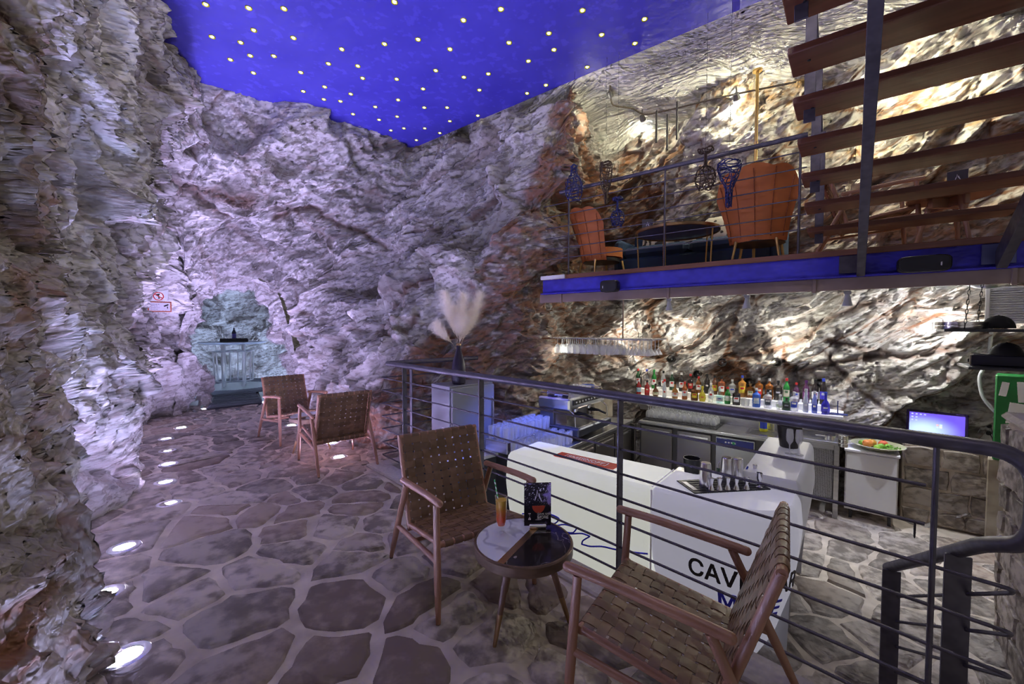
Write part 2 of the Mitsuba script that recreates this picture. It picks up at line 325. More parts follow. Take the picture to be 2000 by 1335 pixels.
OFF += .075 * np.clip(redz, 0, 1) * (uu > 5) * (meshkit.fbm(flat * [13, 13, 15], 3, 77) - .5) + .03 * np.where(uu > 15.5, 1, 0) * (meshkit.fbm(flat * [11, 11, 20], 3, 78) - .5)
WALL = (flat + NRM.reshape(-1, 3) * OFF[:, None]).reshape(shape0)
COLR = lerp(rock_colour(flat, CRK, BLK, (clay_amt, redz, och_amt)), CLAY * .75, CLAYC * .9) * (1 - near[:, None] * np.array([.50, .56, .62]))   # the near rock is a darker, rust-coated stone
COLR = COLR.reshape(shape0)
def sheet_mesh(P, C, i0, i1, keep=None):
    Q, K = P[i0:i1 + 1], C[i0:i1 + 1]; a, b = Q.shape[:2]; ids = np.arange(a * b).reshape(a, b)
    f = np.stack([ids[:-1, :-1], ids[1:, :-1], ids[1:, 1:], ids[:-1, 1:]], -1)
    f = f.reshape(-1, 4) if keep is None else f[keep]
    f = np.vstack([f[:, [0, 1, 2]], f[:, [0, 2, 3]]])
    V, K = Q.reshape(-1, 3), K.reshape(-1, 3); used_ = np.unique(f); re = np.full(len(V), -1); re[used_] = np.arange(len(used_))
    return trimesh.Trimesh(V[used_], re[f], process=False), K[used_]
def idx(u): return int(np.argmin(np.abs(UC - u)))
# the arch into the tunnel is cut out of the back sheet
arch_c = np.array([-4.97, 7.66]); AX = np.array([-.55, .835]); AT = np.array([-.835, -.55]) * -1.0    # tunnel axis, and across it (to the right)
def arch_coords(P): d = P[..., :2] - arch_c; return d @ AT
HW, AH = .83, 2.28
def arch_top(v): return AH * np.clip(1 - np.abs(v / HW) ** 2.6, 0, 1) ** (1 / 2.2)
i8, i11 = idx(7.2), idx(10.9)
def wall_piece(name, u0, u1, label, cut=False):
    i0, i1 = idx(u0), idx(u1); keep = None
    if cut:
        Q = P0[i0:i1 + 1]; v = arch_coords(Q); inside = (np.abs(v) < HW) & (Q[..., 2] < arch_top(v)) & (Q[..., 1] > 6.0)
        keep = ~inside[:-1, :-1] & ~inside[1:, 1:] | False
    m, c = sheet_mesh(WALL, COLR, i0, i1, keep)
    return struct(name, m, 'rock_bsdf', label, smooth=True, color=c)
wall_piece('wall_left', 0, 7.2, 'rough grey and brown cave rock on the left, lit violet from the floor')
wall_piece('wall_back', 7.2, 11.5, 'pale violet-lit cave rock above and around the arched passage', cut=True)
wall_piece('wall_right', 11.5, 16.6, 'red-brown clay-streaked cave rock rib between passage and bar')
wall_piece('wall_bar', 16.6, 22, 'grey and ochre cave rock behind the bar and the balcony')
# passage and chamber behind the arch: one swept vault
def chamber():
    # stations along the axis: distance, half width, height, sideways shift
    st = np.array([[-.22, .94, 2.40, 0], [-.06, .85, 2.31, 0], [.12, .80, 2.26, 0], [.55, .86, 2.3, 0.02], [1.0, 1.25, 2.6, 0], [1.7, 2.1, 3.0, -.1], [2.9, 2.75, 3.3, -.1], [3.9, 2.6, 3.2, -.1], [4.8, 1.7, 2.7, -.1], [5.15, .9, 1.9, -.1], [5.25, .02, .02, -.1]])
    f = PchipInterpolator(np.arange(len(st)), st, axis=0); tt = np.linspace(0, len(st) - 1, 260)
    S = f(tt); a = np.linspace(0, np.pi, 200); ca, sa = np.cos(a), np.sin(a)
    sup = lambda c, e: np.sign(c) * np.abs(c) ** e
    v = S[:, 1:2] * sup(ca, .75)[None]; z = S[:, 2:3] * sup(sa, .8)[None] - .25 * (np.abs(ca) ** 6)[None]
    c = arch_c[None] + AX[None] * S[:, :1] + AT[None] * S[:, 3:4]
    P = np.stack([c[:, 0:1] + AT[0] * v, c[:, 1:2] + AT[1] * v, z], -1)
    n = grid_normals(P, np.array([*(arch_c + AX * 2.6), 1.2])); q = P.reshape(-1, 3)
    o, ck, bl = rock_offset(q, 1.0, 9, ((1.0, .22), (.42, .13), (.17, .06), (.08, .025)))
    fade = np.repeat(np.clip(S[:, 0] * 1.2 + .55, .25, 1), P.shape[1])
    W = (q + n.reshape(-1, 3) * (o * fade)[:, None]).reshape(P.shape)
    col = rock_colour(q, ck, bl, (.35, np.zeros(len(q)), .05)).reshape(P.shape)
    m, k = sheet_mesh(W, col, 0, len(P) - 1)
    struct('wall_passage', m, 'rock_bsdf', 'bluish cave rock of the round chamber seen through the arch', smooth=True, color=k)
chamber()
# ------------------------------------------------------------------ ceilings
pl = Polygon([M(-6.6, NM)[:2], M(6, NM)[:2], M(6, -6)[:2], M(-6.6, -6)[:2]])
hole = Polygon([(-.3, -3), (2.9, -3), (2.9, 2.6), (1.6, 2.6), (-.3, .6)])
struct('ceiling', prism(pl.difference(hole), .14, 4.5), 'blue_ceiling_paint', 'ultramarine blue plastered ceiling pricked with small star lights', smooth=False)
def white_ceiling():
    s = np.linspace(-3.9, 3.3, 760); n = np.linspace(NM - .01, 6.7, 360); S, Nn = np.meshgrid(s, n, indexing='ij')
    z = 4.58 - .13 * sstep(5.5, 6.5, Nn + .25 * (meshkit.noise(np.stack([S * .9, Nn * 0, S * 0], -1), 4) - .5)) - .28 * sstep(-2.5, -3.6, S)
    z += .05 * (meshkit.fbm(np.stack([S * 1.5, Nn * 1.5, S * 0], -1), 3, 8) - .5)
    q = np.stack([S, Nn, S * 0], -1); w = meshkit.noise(q * [.9, 1.1, 1], 14) * 9 + meshkit.noise(q * [2.5, 2.5, 1], 15) * 2; st_ = meshkit.fbm(np.stack([S * 6 + w * .9, Nn * 34 + w * 3.2 - S * 9, S * 0], -1), 3, 16); z -= .013 * sstep(.38, .62, st_)
    P = np.stack([S * E1[0] + Nn * E2[0], S * E1[1] + Nn * E2[1], z], -1)
    ids = np.arange(P.shape[0] * P.shape[1]).reshape(P.shape[:2]); f = np.stack([ids[:-1, :-1], ids[:-1, 1:], ids[1:, 1:], ids[1:, :-1]], -1).reshape(-1, 4)
    struct('ceiling', (P.reshape(-1, 3), f), 'white_stucco', 'white trowelled stucco ceiling over the balcony', smooth=True)
white_ceiling()
# ------------------------------------------------------------------ floors of irregular flagstones
K0 = onz(1212, 1145, 0)[:2] + R2 * .02                                   # a point of the floor's edge
CORNER = K0 + R1 * -3.05                                                 # where the edge turns towards the rock
def flagstones(holder, poly, spacing, seed, z, rot=0.0, view=None, limit=300):
    r = np.random.default_rng(seed); x0, y0, x1, y1 = poly.bounds; pts = []
    for i, x in enumerate(np.arange(x0, x1 + spacing, spacing)):
        for y in np.arange(y0, y1 + spacing, spacing): pts.append((x + (r.random() - .5) * spacing * 1.05, y + (r.random() - .5) * spacing * 1.05))
    cells = [g for g in voronoi_diagram(MultiPoint(pts), envelope=poly.buffer(1)).geoms]
    cells.sort(key=lambda g: np.hypot(*g.centroid.coords[0])); k = 0; rest = []
    for g in cells:
        g = g.intersection(poly)
        if g.is_empty or g.geom_type != 'Polygon' or g.area < .012: continue
        if view is not None and not view(*g.centroid.coords[0]): continue
        g = g.buffer(-.032 - r.random() * .012, join_style=1).buffer(.020, join_style=1)
        if g.is_empty or g.geom_type != 'Polygon' or g.area < .008: continue
        n = 18 if g.length > .8 else 14
        ring = np.array([g.exterior.interpolate(t, normalized=True).coords[0] for t in np.arange(n) / n]); ring += r.normal(0, .009, ring.shape); c = ring.mean(0)
        h = .010 + r.random() * .008; top = c + (ring - c) * (1 - .022 / np.maximum(np.linalg.norm(ring - c, axis=1, keepdims=True), .06))
        tilt = r.normal(0, .010, 2); zt = z + h * .6 + (top - c) @ tilt
        V = np.vstack([np.c_[ring, np.full(n, z - .016)], np.c_[top, zt], [[*c, z + h]]]); F = []
        a = np.arange(n); b = (a + 1) % n
        ccw = np.sum(ring[a, 0] * ring[b, 1] - ring[b, 0] * ring[a, 1]) > 0
        F = np.vstack([np.c_[a, b, b + n], np.c_[a, b + n, a + n], np.c_[a + n, b + n, np.full(n, 2 * n)]])
        if not ccw: F = F[:, ::-1]
        part(holder, 'stone', trimesh.Trimesh(V, F, process=False), f'flagstone_{r.integers(0, 3)}', smooth=50); k += 1
        if k >= limit: break
    return k
up_poly = Polygon([(-1.8, -1.2), (-1.9, 1.5), (-3.4, 2.3), (-3.6, 3.6), (-5.3, 5.2), (-6.6, 7.6), (-5.6, 8.35), (-3.6, 8.3), (-2.3, 7.2), (-.3, 6.6), tuple(CORNER + R2 * 1.5), tuple(CORNER), tuple(K0 + R1 * 1.7), tuple(K0 + R1 * 1.7 - R2 * .9), (1.3, -1.2)])
struct('floor', prism(up_poly, .12, -.13), 'mortar', 'upper floor of irregular flagstones in pale mortar', smooth=False)
inner = up_poly.difference(Polygon([tuple(CORNER - R2 * .2), tuple(K0 + R1 * 2 - R2 * .2), tuple(K0 + R1 * 2 + R2), tuple(CORNER + R2)]))
flagstones('floor', inner.buffer(-.02) if inner.geom_type == 'Polygon' else max(inner.geoms, key=lambda g: g.area), .375, 12, 0.0, view=lambda x, y: y > 1.45 and abs(x) < 1.3 * y)
# kerb of pale concrete that closes the floor's edge, and the riser below it
KC = lambda t, w, z: np.array([*(K0 + R1 * t + R2 * w), z])
struct('trim_1', cat_([frame_mesh(rbox((4.75, .2, .14), (-.68, -.1, -.055), .012), R1, R2, [*K0, 0]), frame_mesh(rbox((4.75, .1, .75), (-.68, -.06, -.49), .006), R1, R2, [*K0, 0]),
                       frame_mesh(rbox((.2, 1.6, .14), (-3.05 + .1, .75, -.055), .012), R1, R2, [*K0, 0]), frame_mesh(rbox((.1, 1.6, .75), (-3.05 + .06, .75, -.49), .006), R1, R2, [*K0, 0])]),
       'kerb_concrete', 'pale concrete kerb along the edge of the upper floor')
low_poly = Polygon([M(-4.6, 2.4)[:2], M(-4.6, 7.2)[:2], M(4.4, 7.2)[:2], M(4.4, 1.0)[:2], (1.5, 1.3)])
low_poly = low_poly.difference(Polygon([tuple(K0 + R1 * 3 - R2 * .1), tuple(K0 - R1 * 5 - R2 * .1), tuple(K0 - R1 * 5 - R2 * 4), tuple(K0 + R1 * 3 - R2 * 4)]))
low_poly = low_poly if low_poly.geom_type == 'Polygon' else max(low_poly.geoms, key=lambda g: g.area)
k_low = struct('floor', prism(low_poly, .1, LOW - .11), 'mortar', 'lower bar floor of irregular flagstones', smooth=False)
flagstones(k_low, low_poly, .42, 5, LOW, view=lambda x, y: y > 2.0 and x > 1.0 and x < 1.35 * y and (x * E2[0] + y * E2[1]) < 6.35)
# a low stone-faced block at the right end of the bar, and the rock cheek at the stairs' right
# ------------------------------------------------------------------ star lights in the ceiling
stars = [(330 + x / 4, y / 4) for x, y in ((287,32),(622,60),(898,65),(1762,14),(337,285),(560,329),(662,233),(972,293),(1350,382),(1683,341),(1946,306),(480,463),(635,432),(819,435),(1246,495),(1475,513),(660,567),(1030,563),(1513,608),(1779,616),(1216,676),(1049,711),(1420,732),(1985,692),(1210,774),(1339,788),(1612,832),(1790,778),(1438,889),(1641,933),(1782,908),(1733,1016),(1835,1000),(1933,1092),(1995,838),(1998,1000))]
stars += [(830 + x / 4, y / 4) for x, y in ((300,156),(593,70),(1230,80),(1715,148),(967,259),(657,332),(1380,270),(195,382),(1008,387),(1640,337),(808,475),(84,549),(304,601),(495,575),(1267,522),(425,701),(945,663),(797,727),(173,838),(195,944),(413,901),(116,1037))]
mat('star_rim', (0.35, 0.33, 0.04), 0.35, 0.5)
rim_m = mikit.ply(lathe([(.012, 0), (.024, -.004), (.03, -.009), (.032, -.004), (.032, 0)], 18), 'star_rim', smooth=True)
len_m = mikit.ply(lathe([(.0, -.012), (.008, -.011), (.0145, -.006), (.0145, 0)], 14), 'lens', smooth=True)
for px, py in stars:
    p = onz(px, py, 4.5)
    k = thing('star_light', 'small round yellow-green star light set in the blue ceiling', 'ceiling light', 'star lights in the blue ceiling')
    part(k, 'rim', rim_m, None, to=TW(p)); part(k, 'lens', len_m, None, to=TW(p), emit=([26, 27, 12], 0.02))
# ------------------------------------------------------------------ round uplights sunk in the floor
ups = [(248,1283),(203,1162),(243,1069.5),(329,985),(322,942.5),(329,907),(327,881),(324,857.5),(354,836),(392,819),(398,799),(518.6,786),(532.6,806),(569,831),(647,865.6),(662,893.5)]
UPR = [500, 700, 1000, 1000, 1000, 950, 900, 900, 900, 950, 700, 800, 1000, 1150, 1150, 1150]
ORD = ['nearest', 'second', 'third', 'fourth', 'fifth', 'sixth', 'seventh', 'eighth', 'ninth', 'tenth', 'farthest', 'fifth', 'fourth', 'third', 'second', 'nearest']
ups += [(0, 0), (0, 0)]; UPR += [230, 200]; ORD += ['', '']
up_rim = mikit.ply(lathe([(.056, .006), (.062, .014), (.084, .014), (.092, .004), (.092, -.02)], 32), 'chrome', smooth=True)
up_len = mikit.ply(lathe([(.058, -.01), (.058, .008), (.03, .012), (0, .012)], 28), 'lens', smooth=True)
for i, (px, py) in enumerate(ups):
    p = onz(px, py, 0.0) if i < 16 else np.array([(-1.06, 1.28, 0), (-.86, .62, 0)][i - 16])   # last two: unseen uplights added below the frame to brighten the pillar
    side = 'along the left rock wall' if i < 11 else 'added below the frame for the foreground rock' if i > 15 else 'along the right rock wall'
    k = thing('floor_uplight', f'round chrome-rimmed uplight sunk in the flagstones {side}, {ORD[i]} from the camera' if i < 16 else 'unseen floor uplight added below the frame to brighten the foreground rock', 'floor light', f'floor uplights {side}')
    part(k, 'rim', up_rim, None, to=TW(p, 0, .8 if i in (10, 11) else 1)); e = UPR[i]
    part(k, 'lens', up_len, None, to=TW(p, 0, .8 if i in (10, 11) else 1), emit=([e * .62, e * .53, e * 1.03] if 1 < i < 16 else [e * 1.0, e * 1.1, e * 2.1], 0.6))
# ------------------------------------------------------------------ where a pixel's ray meets the rock
_d = WALL.reshape(-1, 3) - [0, 0, EYE]; _dep = _d[:, 1] * cp - _d[:, 2] * sp_; _ok = _dep > .3
_pp = np.stack([1000 + FOC * _d[:, 0] / np.where(_ok, _dep, 1), 667.5 - FOC * (_d[:, 1] * sp_ + _d[:, 2] * cp) / np.where(_ok, _dep, 1)], 1); _pp[~_ok] = -9e5
def hit(px, py, r=9):
    k = np.nonzero((np.abs(_pp[:, 0] - px) < r) & (np.abs(_pp[:, 1] - py) < r))[0]
    if len(k) == 0: return at(px, py, 6.0), np.array([0, -1, 0.])
    k = k[_dep[k] < _dep[k].min() + .25]; p = WALL.reshape(-1, 3)[k].mean(0); n = NRM.reshape(-1, 3)[k].mean(0); return p, n / np.linalg.norm(n)
def glassmat(name, tint=(1, 1, 1)): scene[name] = {'type': 'thindielectric', 'int_ior': 1.5, 'specular_transmittance': rgb(tint)}; return name
scene['clear_glass'] = {'type': 'blendbsdf', 'weight': .26, 'a': {'type': 'thindielectric', 'int_ior': 1.5}, 'b': {'type': 'twosided', 'bsdf': {'type': 'principled', 'base_color': rgb((.85, .87, .9)), 'roughness': .12, 'specular': .9}}}; glassmat('thin_glass'); glassmat('green_glass_sheet', (.75, .9, .85))
def facing(o, to=(0, 0), up=(0, 0, 1)):
    """frame at o whose -y looks at the plan point to, x to the right as seen from there"""
    f = np.array([to[0] - o[0], to[1] - o[1], 0.]); f /= np.linalg.norm(f); return A4([-f[1], f[0], 0], -f, [0, 0, 1], o)
def cyl(r, h, z0=0, n=20, b=.002): return lathe([(0, z0), (r - b, z0), (r, z0 + b), (r, z0 + h - b), (r - b, z0 + h), (0, z0 + h)], n)
def arc_label(r, z0, z1, a=70, n=8):
    t = np.radians(np.linspace(-a, a, n) - 90); V = np.vstack([np.c_[r * np.cos(t), r * np.sin(t), np.full(n, z0)], np.c_[r * np.cos(t), r * np.sin(t), np.full(n, z1)]])
    return trimesh.Trimesh(V, [[i, i + 1, n + i + 1] for i in range(n - 1)] + [[i, n + i + 1, n + i] for i in range(n - 1)], process=False)
_mats = {}
def solid(c, rough=.4, metal=0., clear=0.):
    k = (tuple(round(x, 3) for x in c), rough, metal, clear)
    if k not in _mats: _mats[k] = mat(f'paint_{len(_mats)}', c, rough, metal, clear=clear)
    return _mats[k]
# ------------------------------------------------------------------ small lamps at the balcony's and the bar's rock
W1 = [1.0, .96, .66]
def rock_lamp(name, px, py, I, out=.35, up=.15, col=W1, zmax=9):
    p, n = hit(px, py, 14); n = n * [1, 1, .2]; n /= np.linalg.norm(n); o = p + n * out + [0, 0, up]; o[2] = min(o[2], zmax)
    scene[name] = {'type': 'point', 'position': o.tolist(), 'intensity': rgb([c * I for c in col])}
for i, a in enumerate(((1140, 240, .35, .14, .0), (1275, 275, 1.6, .24, .08), (1440, 232, 3.2, .24, .04), (1830, 190, 5.5, .26, .04), (1695, 275, 2.0, .26, .0))): rock_lamp(f'balcony_lamp_{i}', *a, zmax=4.36)
for i, a in enumerate(((1075, 690, .35, .22, .05), (1225, 650, 1.1, .20, .04), (1345, 652, 1.1, .20, .04), (1545, 672, 2.4, .22, .04), (1250, 700, .45, .2, .0))): rock_lamp(f'bar_lamp_{i}', *a, col=[1, .97, .80], zmax=1.50)
rock_lamp('bar_lamp_5', 1812, 635, 3.6, .24, .04, [1, 1, .97], 1.66)
spot('bar_floor_spot', M(.3, 5.9, 1.7), M(.45, 5.35, LOW), [c * 10 for c in (.82, .9, 1.05)], 34, 20)
spot('bar_blue_spot', M(-2.5, 3.75, 1.25), M(-2.85, 3.75, .15), [.8, 1.3, 8], 46, 30)
spot('bar_blue_spot_1', M(-.3, 6.2, 1.6), M(-.3, 6.35, .15), [.25, .35, 1.7], 40, 20)
spot('bar_counter_spot', M(-1.7, 5.3, 1.72), M(-1.5, 6.0, .15), [1.7, 1.7, 1.7], 65, 35)
# unseen globes added overhead to fill floor and chairs with light
for i, (x, y, z, I) in enumerate(((-1.3, 2.6, 4.38, 1), (.3, 1.2, 4.38, 1.2), (-1.6, -.6, 4.38, 1), (.5, 3.0, 4.38, .8))):
    k = thing('globe_lamp', 'unseen globe added under the blue ceiling to brighten the foreground', 'lamp', 'added fill globes above the viewer')
    g = trimesh.creation.icosphere(3, .09); part(k, 'globe', moved(g, (x, y, z)), 'lens', True, emit=([92 * I, 82 * I, 73 * I], 1.5)); part(k, 'stem', rod([x, y, z + .08], [x, y, 4.5], .012), 'dark_steel', True)
# ------------------------------------------------------------------ the floor railing
RW = float(K0 @ R2) + .03                                             # the railing's upright plane
def onR(px, py):
    d = ray(px, py); t = RW / (d[0] * R2[0] + d[1] * R2[1]); return np.array([0, 0, EYE]) + d * t
def RT(px, py): return float((onR(px, py)[:2] - K0) @ R1)
def RP(t, z, w=.03): return np.array([*(K0 + R1 * t + R2 * w), z])
HZ = 1.093
t_end, t_cor = 1.42, RT(757, 707)
rl = thing('stair_railing', 'dark steel pipe railing with thin rods along the floor edge and down the steps', 'railing')
H0 = RP(t_end, HZ); SD = np.array([.475, .88]); SD /= np.linalg.norm(SD)
def SP(u, z0, w=0.0): return np.array([H0[0] + SD[0] * u + SD[1] * w, H0[1] + SD[1] * u - SD[0] * w, z0 - .60 * u])
path = bend([RP(t_cor + .0, HZ), RP(t_end + .06, HZ), RP(t_end + .06, .80), SP(.12, .80), SP(1.16, .80)], .12, 8)
part(rl, 'handrail', tube(path, .0265, 14), 'dark_steel', True)
part(rl, 'handrail', rod(RP(t_cor - .01, HZ), RP(t_cor - .01, HZ, 1.28), .0265, n=14), 'dark_steel', True)
for px, py in ((1212, 780), (940, 745), (790, 716)):
    t = RT(px, py); a = RP(t, HZ - .02); b = RP(t, -.55 if px > 1000 else -.02)
    part(rl, 'post', bar(b, a, .012, .05, up=(*R2, 0)), 'dark_steel')
part(rl, 'post', rod(RP(RT(1826, 950), HZ), RP(RT(1826, 950), -.6), .009, n=10), 'dark_steel', True)
part(rl, 'post', bar(RP(t_cor + .03, -.02, .30), RP(t_cor + .03, HZ - .02, .30), .012, .05, up=(*R1, 0)), 'dark_steel')
RZ = (.925, .783, .637, .492, .347, .20, .055)
for i, z in enumerate(RZ):
    a = RP(RT(745, 760), z); e = RP(t_end - .19, z)
    back = RP(RT(745, 760), z, 1.2)
    pts = [back, a, e]
    if i >= 2:
        pts = [back, a, RP(t_end + .02, z), SP(.02, z - .01, .03), SP(1.15, z, .03)]
    part(rl, 'rail', tube(bend(pts, .03, 4), .0072, 8), 'dark_steel', True)
for u in (.32, 1.10):
    part(rl, 'post', bar(SP(u, .80 - .0, 0) - [0, 0, .02], SP(u, .80, 0) - [0, 0, .95], .08, .012, up=(*SD, 0)), 'dark_steel')
kr = solo('key_ring', tube(np.array([[.012 * math.cos(a), 0, .03 * math.sin(a) - .03] for a in np.linspace(0, 2 * np.pi, 17)[:-1]]), .0022, 6, closed=True), 'black',
          'small black loop hanging from the railing rod by the thin round post', 'loop', to=TW(RP(t_end - .215, .783), 40))
mat('blue_steel', (.10, .11, .25), .35, .6)
# ------------------------------------------------------------------ the mezzanine
def mf(size, s, n, z, r=.004): return frame_mesh(rbox(size, r=r), E1, E2, M(s, n, z))
S0, S1 = -3.17, 3.6; SL, SC = S1 - S0, (S0 + S1) / 2
bal = thing('balcony', 'balcony with ultramarine painted steel edge beam and brown boards above the bar', 'balcony')
part(bal, 'floor_slab', mf((SL, 2.5, .05), SC, NM + 1.25, 2.125), 'stair_wood_dark', label='thin red-brown floor board edge')
part(bal, 'floor_edge', mf((.36, .03, .05), S0 + .18, NM - .017, 2.126), 'white_plastic', label='short pale edge strip')
part(bal, 'beam', mf((SL, .016, .19), SC, NM + .03, 2.01), 'blue_beam_paint', smooth=False, label='ultramarine blue beam web')
part(bal, 'beam_flange', mf((SL, .09, .014), SC, NM + .012, 1.921), 'blue_beam_paint', label='violet-blue bottom flange')
sp = [S0 - .06] + [float(onplane(px, py, NM)[:2] @ E1) for px, py in ((1093, 577), (1303, 570), (1590, 560), (1984, 540))] + [S1]
for a, b in zip(sp[:-1], sp[1:]):
    part(bal, 'fascia_board', mf((b - a - .01, .03, .106), (a + b) / 2, NM + .05, 1.862), 'brown_cladding')
for s in sp[1:-1]:
    part(bal, 'batten', mf((.03, .02, .122), s, NM + .03, 1.856), 'brown_cladding')
for px, w in ((1662, .16), (1950, .17)):
    s = float(onplane(px, 520, NM)[:2] @ E1); part(bal, 'bracket_plate', mf((w, .012, .15), s, NM + .005, 2.02), 'dark_steel' if px < 1700 else 'blue_steel')
mat('under_board', (.5, .49, .46), .6)
struct('ceiling', mf((SL, 2.4, .03), SC, NM + 1.27, 1.965), 'under_board', 'white underside of the balcony over the bar', smooth=False)
# balcony railing
bz = lambda z: 2.15 + z
br = thing('balcony_railing', 'slim steel railing with horizontal rods along the balcony edge', 'railing')
sA, sB = float(onplane(1090, 378, NM)[:2] @ E1), float(onplane(1577, 260, NM)[:2] @ E1)
part(br, 'handrail', tube([M(sA, NM + .05, bz(1.05)), M(sB, NM + .05, bz(1.05))], .022, 12), 'dark_steel', True)
part(br, 'handrail', tube([M(sA + .01, NM + .05, bz(1.05)), M(sA + .01, NM + .55, bz(1.05))], .022, 12), 'dark_steel', True)
for px in (1111, 1298, 1560):
    s = float(onplane(px, 450, NM + .05)[:2] @ E1); part(br, 'post', rod(M(s, NM + .05, bz(0)), M(s, NM + .05, bz(1.05)), .011, n=8), 'dark_steel', True)
for z in (.91, .765, .62, .49, .35, .22):
    part(br, 'rail', tube([M(sA - .25, NM + .05, bz(z)), M(sB, NM + .05, bz(z))], .006, 6), 'dark_steel', True)
# ------------------------------------------------------------------ staircase up from the balcony
def wood_fn(c0, c1, sc=1.0):
    def f(p, n, uv):
        a = p.x * E1[0] + p.y * E1[1]; b = p.x * E2[0] + p.y * E2[1]
        return MX(c0, c1, FB(a * 2.2 * sc, b * 38 * sc + N_(a * 2, 0, 0) * 3, p.z * 38 * sc, 3))
    return mikit.proc(f)
mat('stair_wood', wood_fn((.06, .019, .010), (.13, .044, .022)), .38, spec=.5)
mat('stair_wood_dark', wood_fn((.12, .05, .03), (.24, .10, .06)), .5)
st = thing('staircase', 'open staircase of dark red-brown wooden treads on steel stringers rising from the balcony', 'staircase')
def stn(i): return 4.35 - .308 * i, 2.33 + .141 * i
for i in range(10):
    n, z = stn(i); k = part(st, 'tread', mf((1.17, .275, .04), .275, n + .135, z - .02, .005), 'stair_wood')
    for s in (-.22, .05):
        part(k, 'bolt', frame_mesh(lathe([(.0, -.004), (.009, -.004), (.009, 0)], 8), E1, E2, M(s, n + .12, z - .04)), 'black')
def sline(s, n0, z0, n1, w, t, name):
    z1 = z0 + (n0 - n1) * .458; part(st, name, bar(M(s, n0, z0), M(s, n1, z1), w, t), 'dark_steel')
sline(.05, NM + .0, 1.97, 1.35, .055, .13, 'stringer'); sline(.82, NM + .0, 1.97, 1.35, .055, .13, 'stringer')
sline(-.235, 4.5, 3.17, 1.4, .02, .045, 'stair_handrail')
for i in range(0, 9, 2):
    n, z = stn(i); part(st, 'baluster', bar(M(-.235, n + .13, z - .12), M(-.235, n + .13, z + .82), .012, .06, up=(*E1, 0)), 'dark_steel')
# loudspeakers on the beam
def speaker(px, py, w, h, d, label, tilt):
    k = thing('loudspeaker', label, 'speaker'); p = onplane(px, py, NM - .10); s = float(p[:2] @ E1)
    a = np.linspace(0, 2 * np.pi, 40, endpoint=False); e = .38
    o = np.c_[np.sign(np.cos(a)) * np.abs(np.cos(a)) ** e * w / 2, np.sign(np.sin(a)) * np.abs(np.sin(a)) ** .5 * h / 2]
    def loft(secs):
        V = np.vstack([np.c_[o[:, 0] * k_, np.full(40, y), o[:, 1] * k_] for y, k_ in secs]); F = []
        for i in range(len(secs) - 1):
            for j in range(40): l = (j + 1) % 40; F += [[i * 40 + j, i * 40 + l, (i + 1) * 40 + l], [i * 40 + j, (i + 1) * 40 + l, (i + 1) * 40 + j]]
        V = np.vstack([V, [[0, secs[0][0], 0], [0, secs[-1][0], 0]]]); m = len(V)
        for j in range(40): l = (j + 1) % 40; F += [[m - 2, l, j], [m - 1, (len(secs) - 1) * 40 + j, (len(secs) - 1) * 40 + l]]
        return trimesh.Trimesh(V, F, process=False)
    body = loft([(-d / 2, .93), (-d / 2 + .012, .99), (0, 1), (d / 2, .75)]); grille = loft([(-d / 2 - .008, .86), (-d / 2 - .004, .9), (-d / 2 + .002, .9)])
    o_ = M(s, NM - .10, p[2])
    part(k, 'cabinet', frame_mesh(moved(body, rx=tilt), E1, E2, o_), 'black', 40); part(k, 'grille', frame_mesh(moved(grille, rx=tilt), E1, E2, o_), 'speaker_cloth', 40)
    part(k, 'badge', frame_mesh(moved(rbox((.008, .004, .028)), (w * (.30 if w > .25 else -.3), -d / 2 - .008, -.01), rx=tilt), E1, E2, o_), 'white_plastic')
    part(k, 'mount', frame_mesh(rbox((.05, .10, .03)), E1, E2, M(s, NM - .02, p[2])), 'black')
mat('speaker_cloth', (.02, .02, .022), .8)
speaker(1193, 559, .22, .135, .13, 'small black loudspeaker fixed to the left part of the blue beam', 0)
speaker(1803, 516, .30, .125, .13, 'wide rounded black loudspeaker on the blue beam beside the stair foot', 0)
# stone steps from the upper floor down to the bar, below the frame
_st = []
for i in range(3):
    m = rbox((.34, 1.0, .19 * (3 - i) + .18), r=.01); B = A4([SD[0], SD[1], 0], [-SD[1], SD[0], 0], [0, 0, 1], [H0[0] + SD[0] * (.12 + .32 * i) + SD[1] * .56, H0[1] + SD[1] * (.12 + .32 * i) - SD[0] * .56, LOW + (.19 * (3 - i) + .18) / 2 - .18]); m.apply_transform(B); _st.append(m)
struct('floor', cat_(_st), 'kerb_concrete', 'stone steps from the upper floor down to the bar')
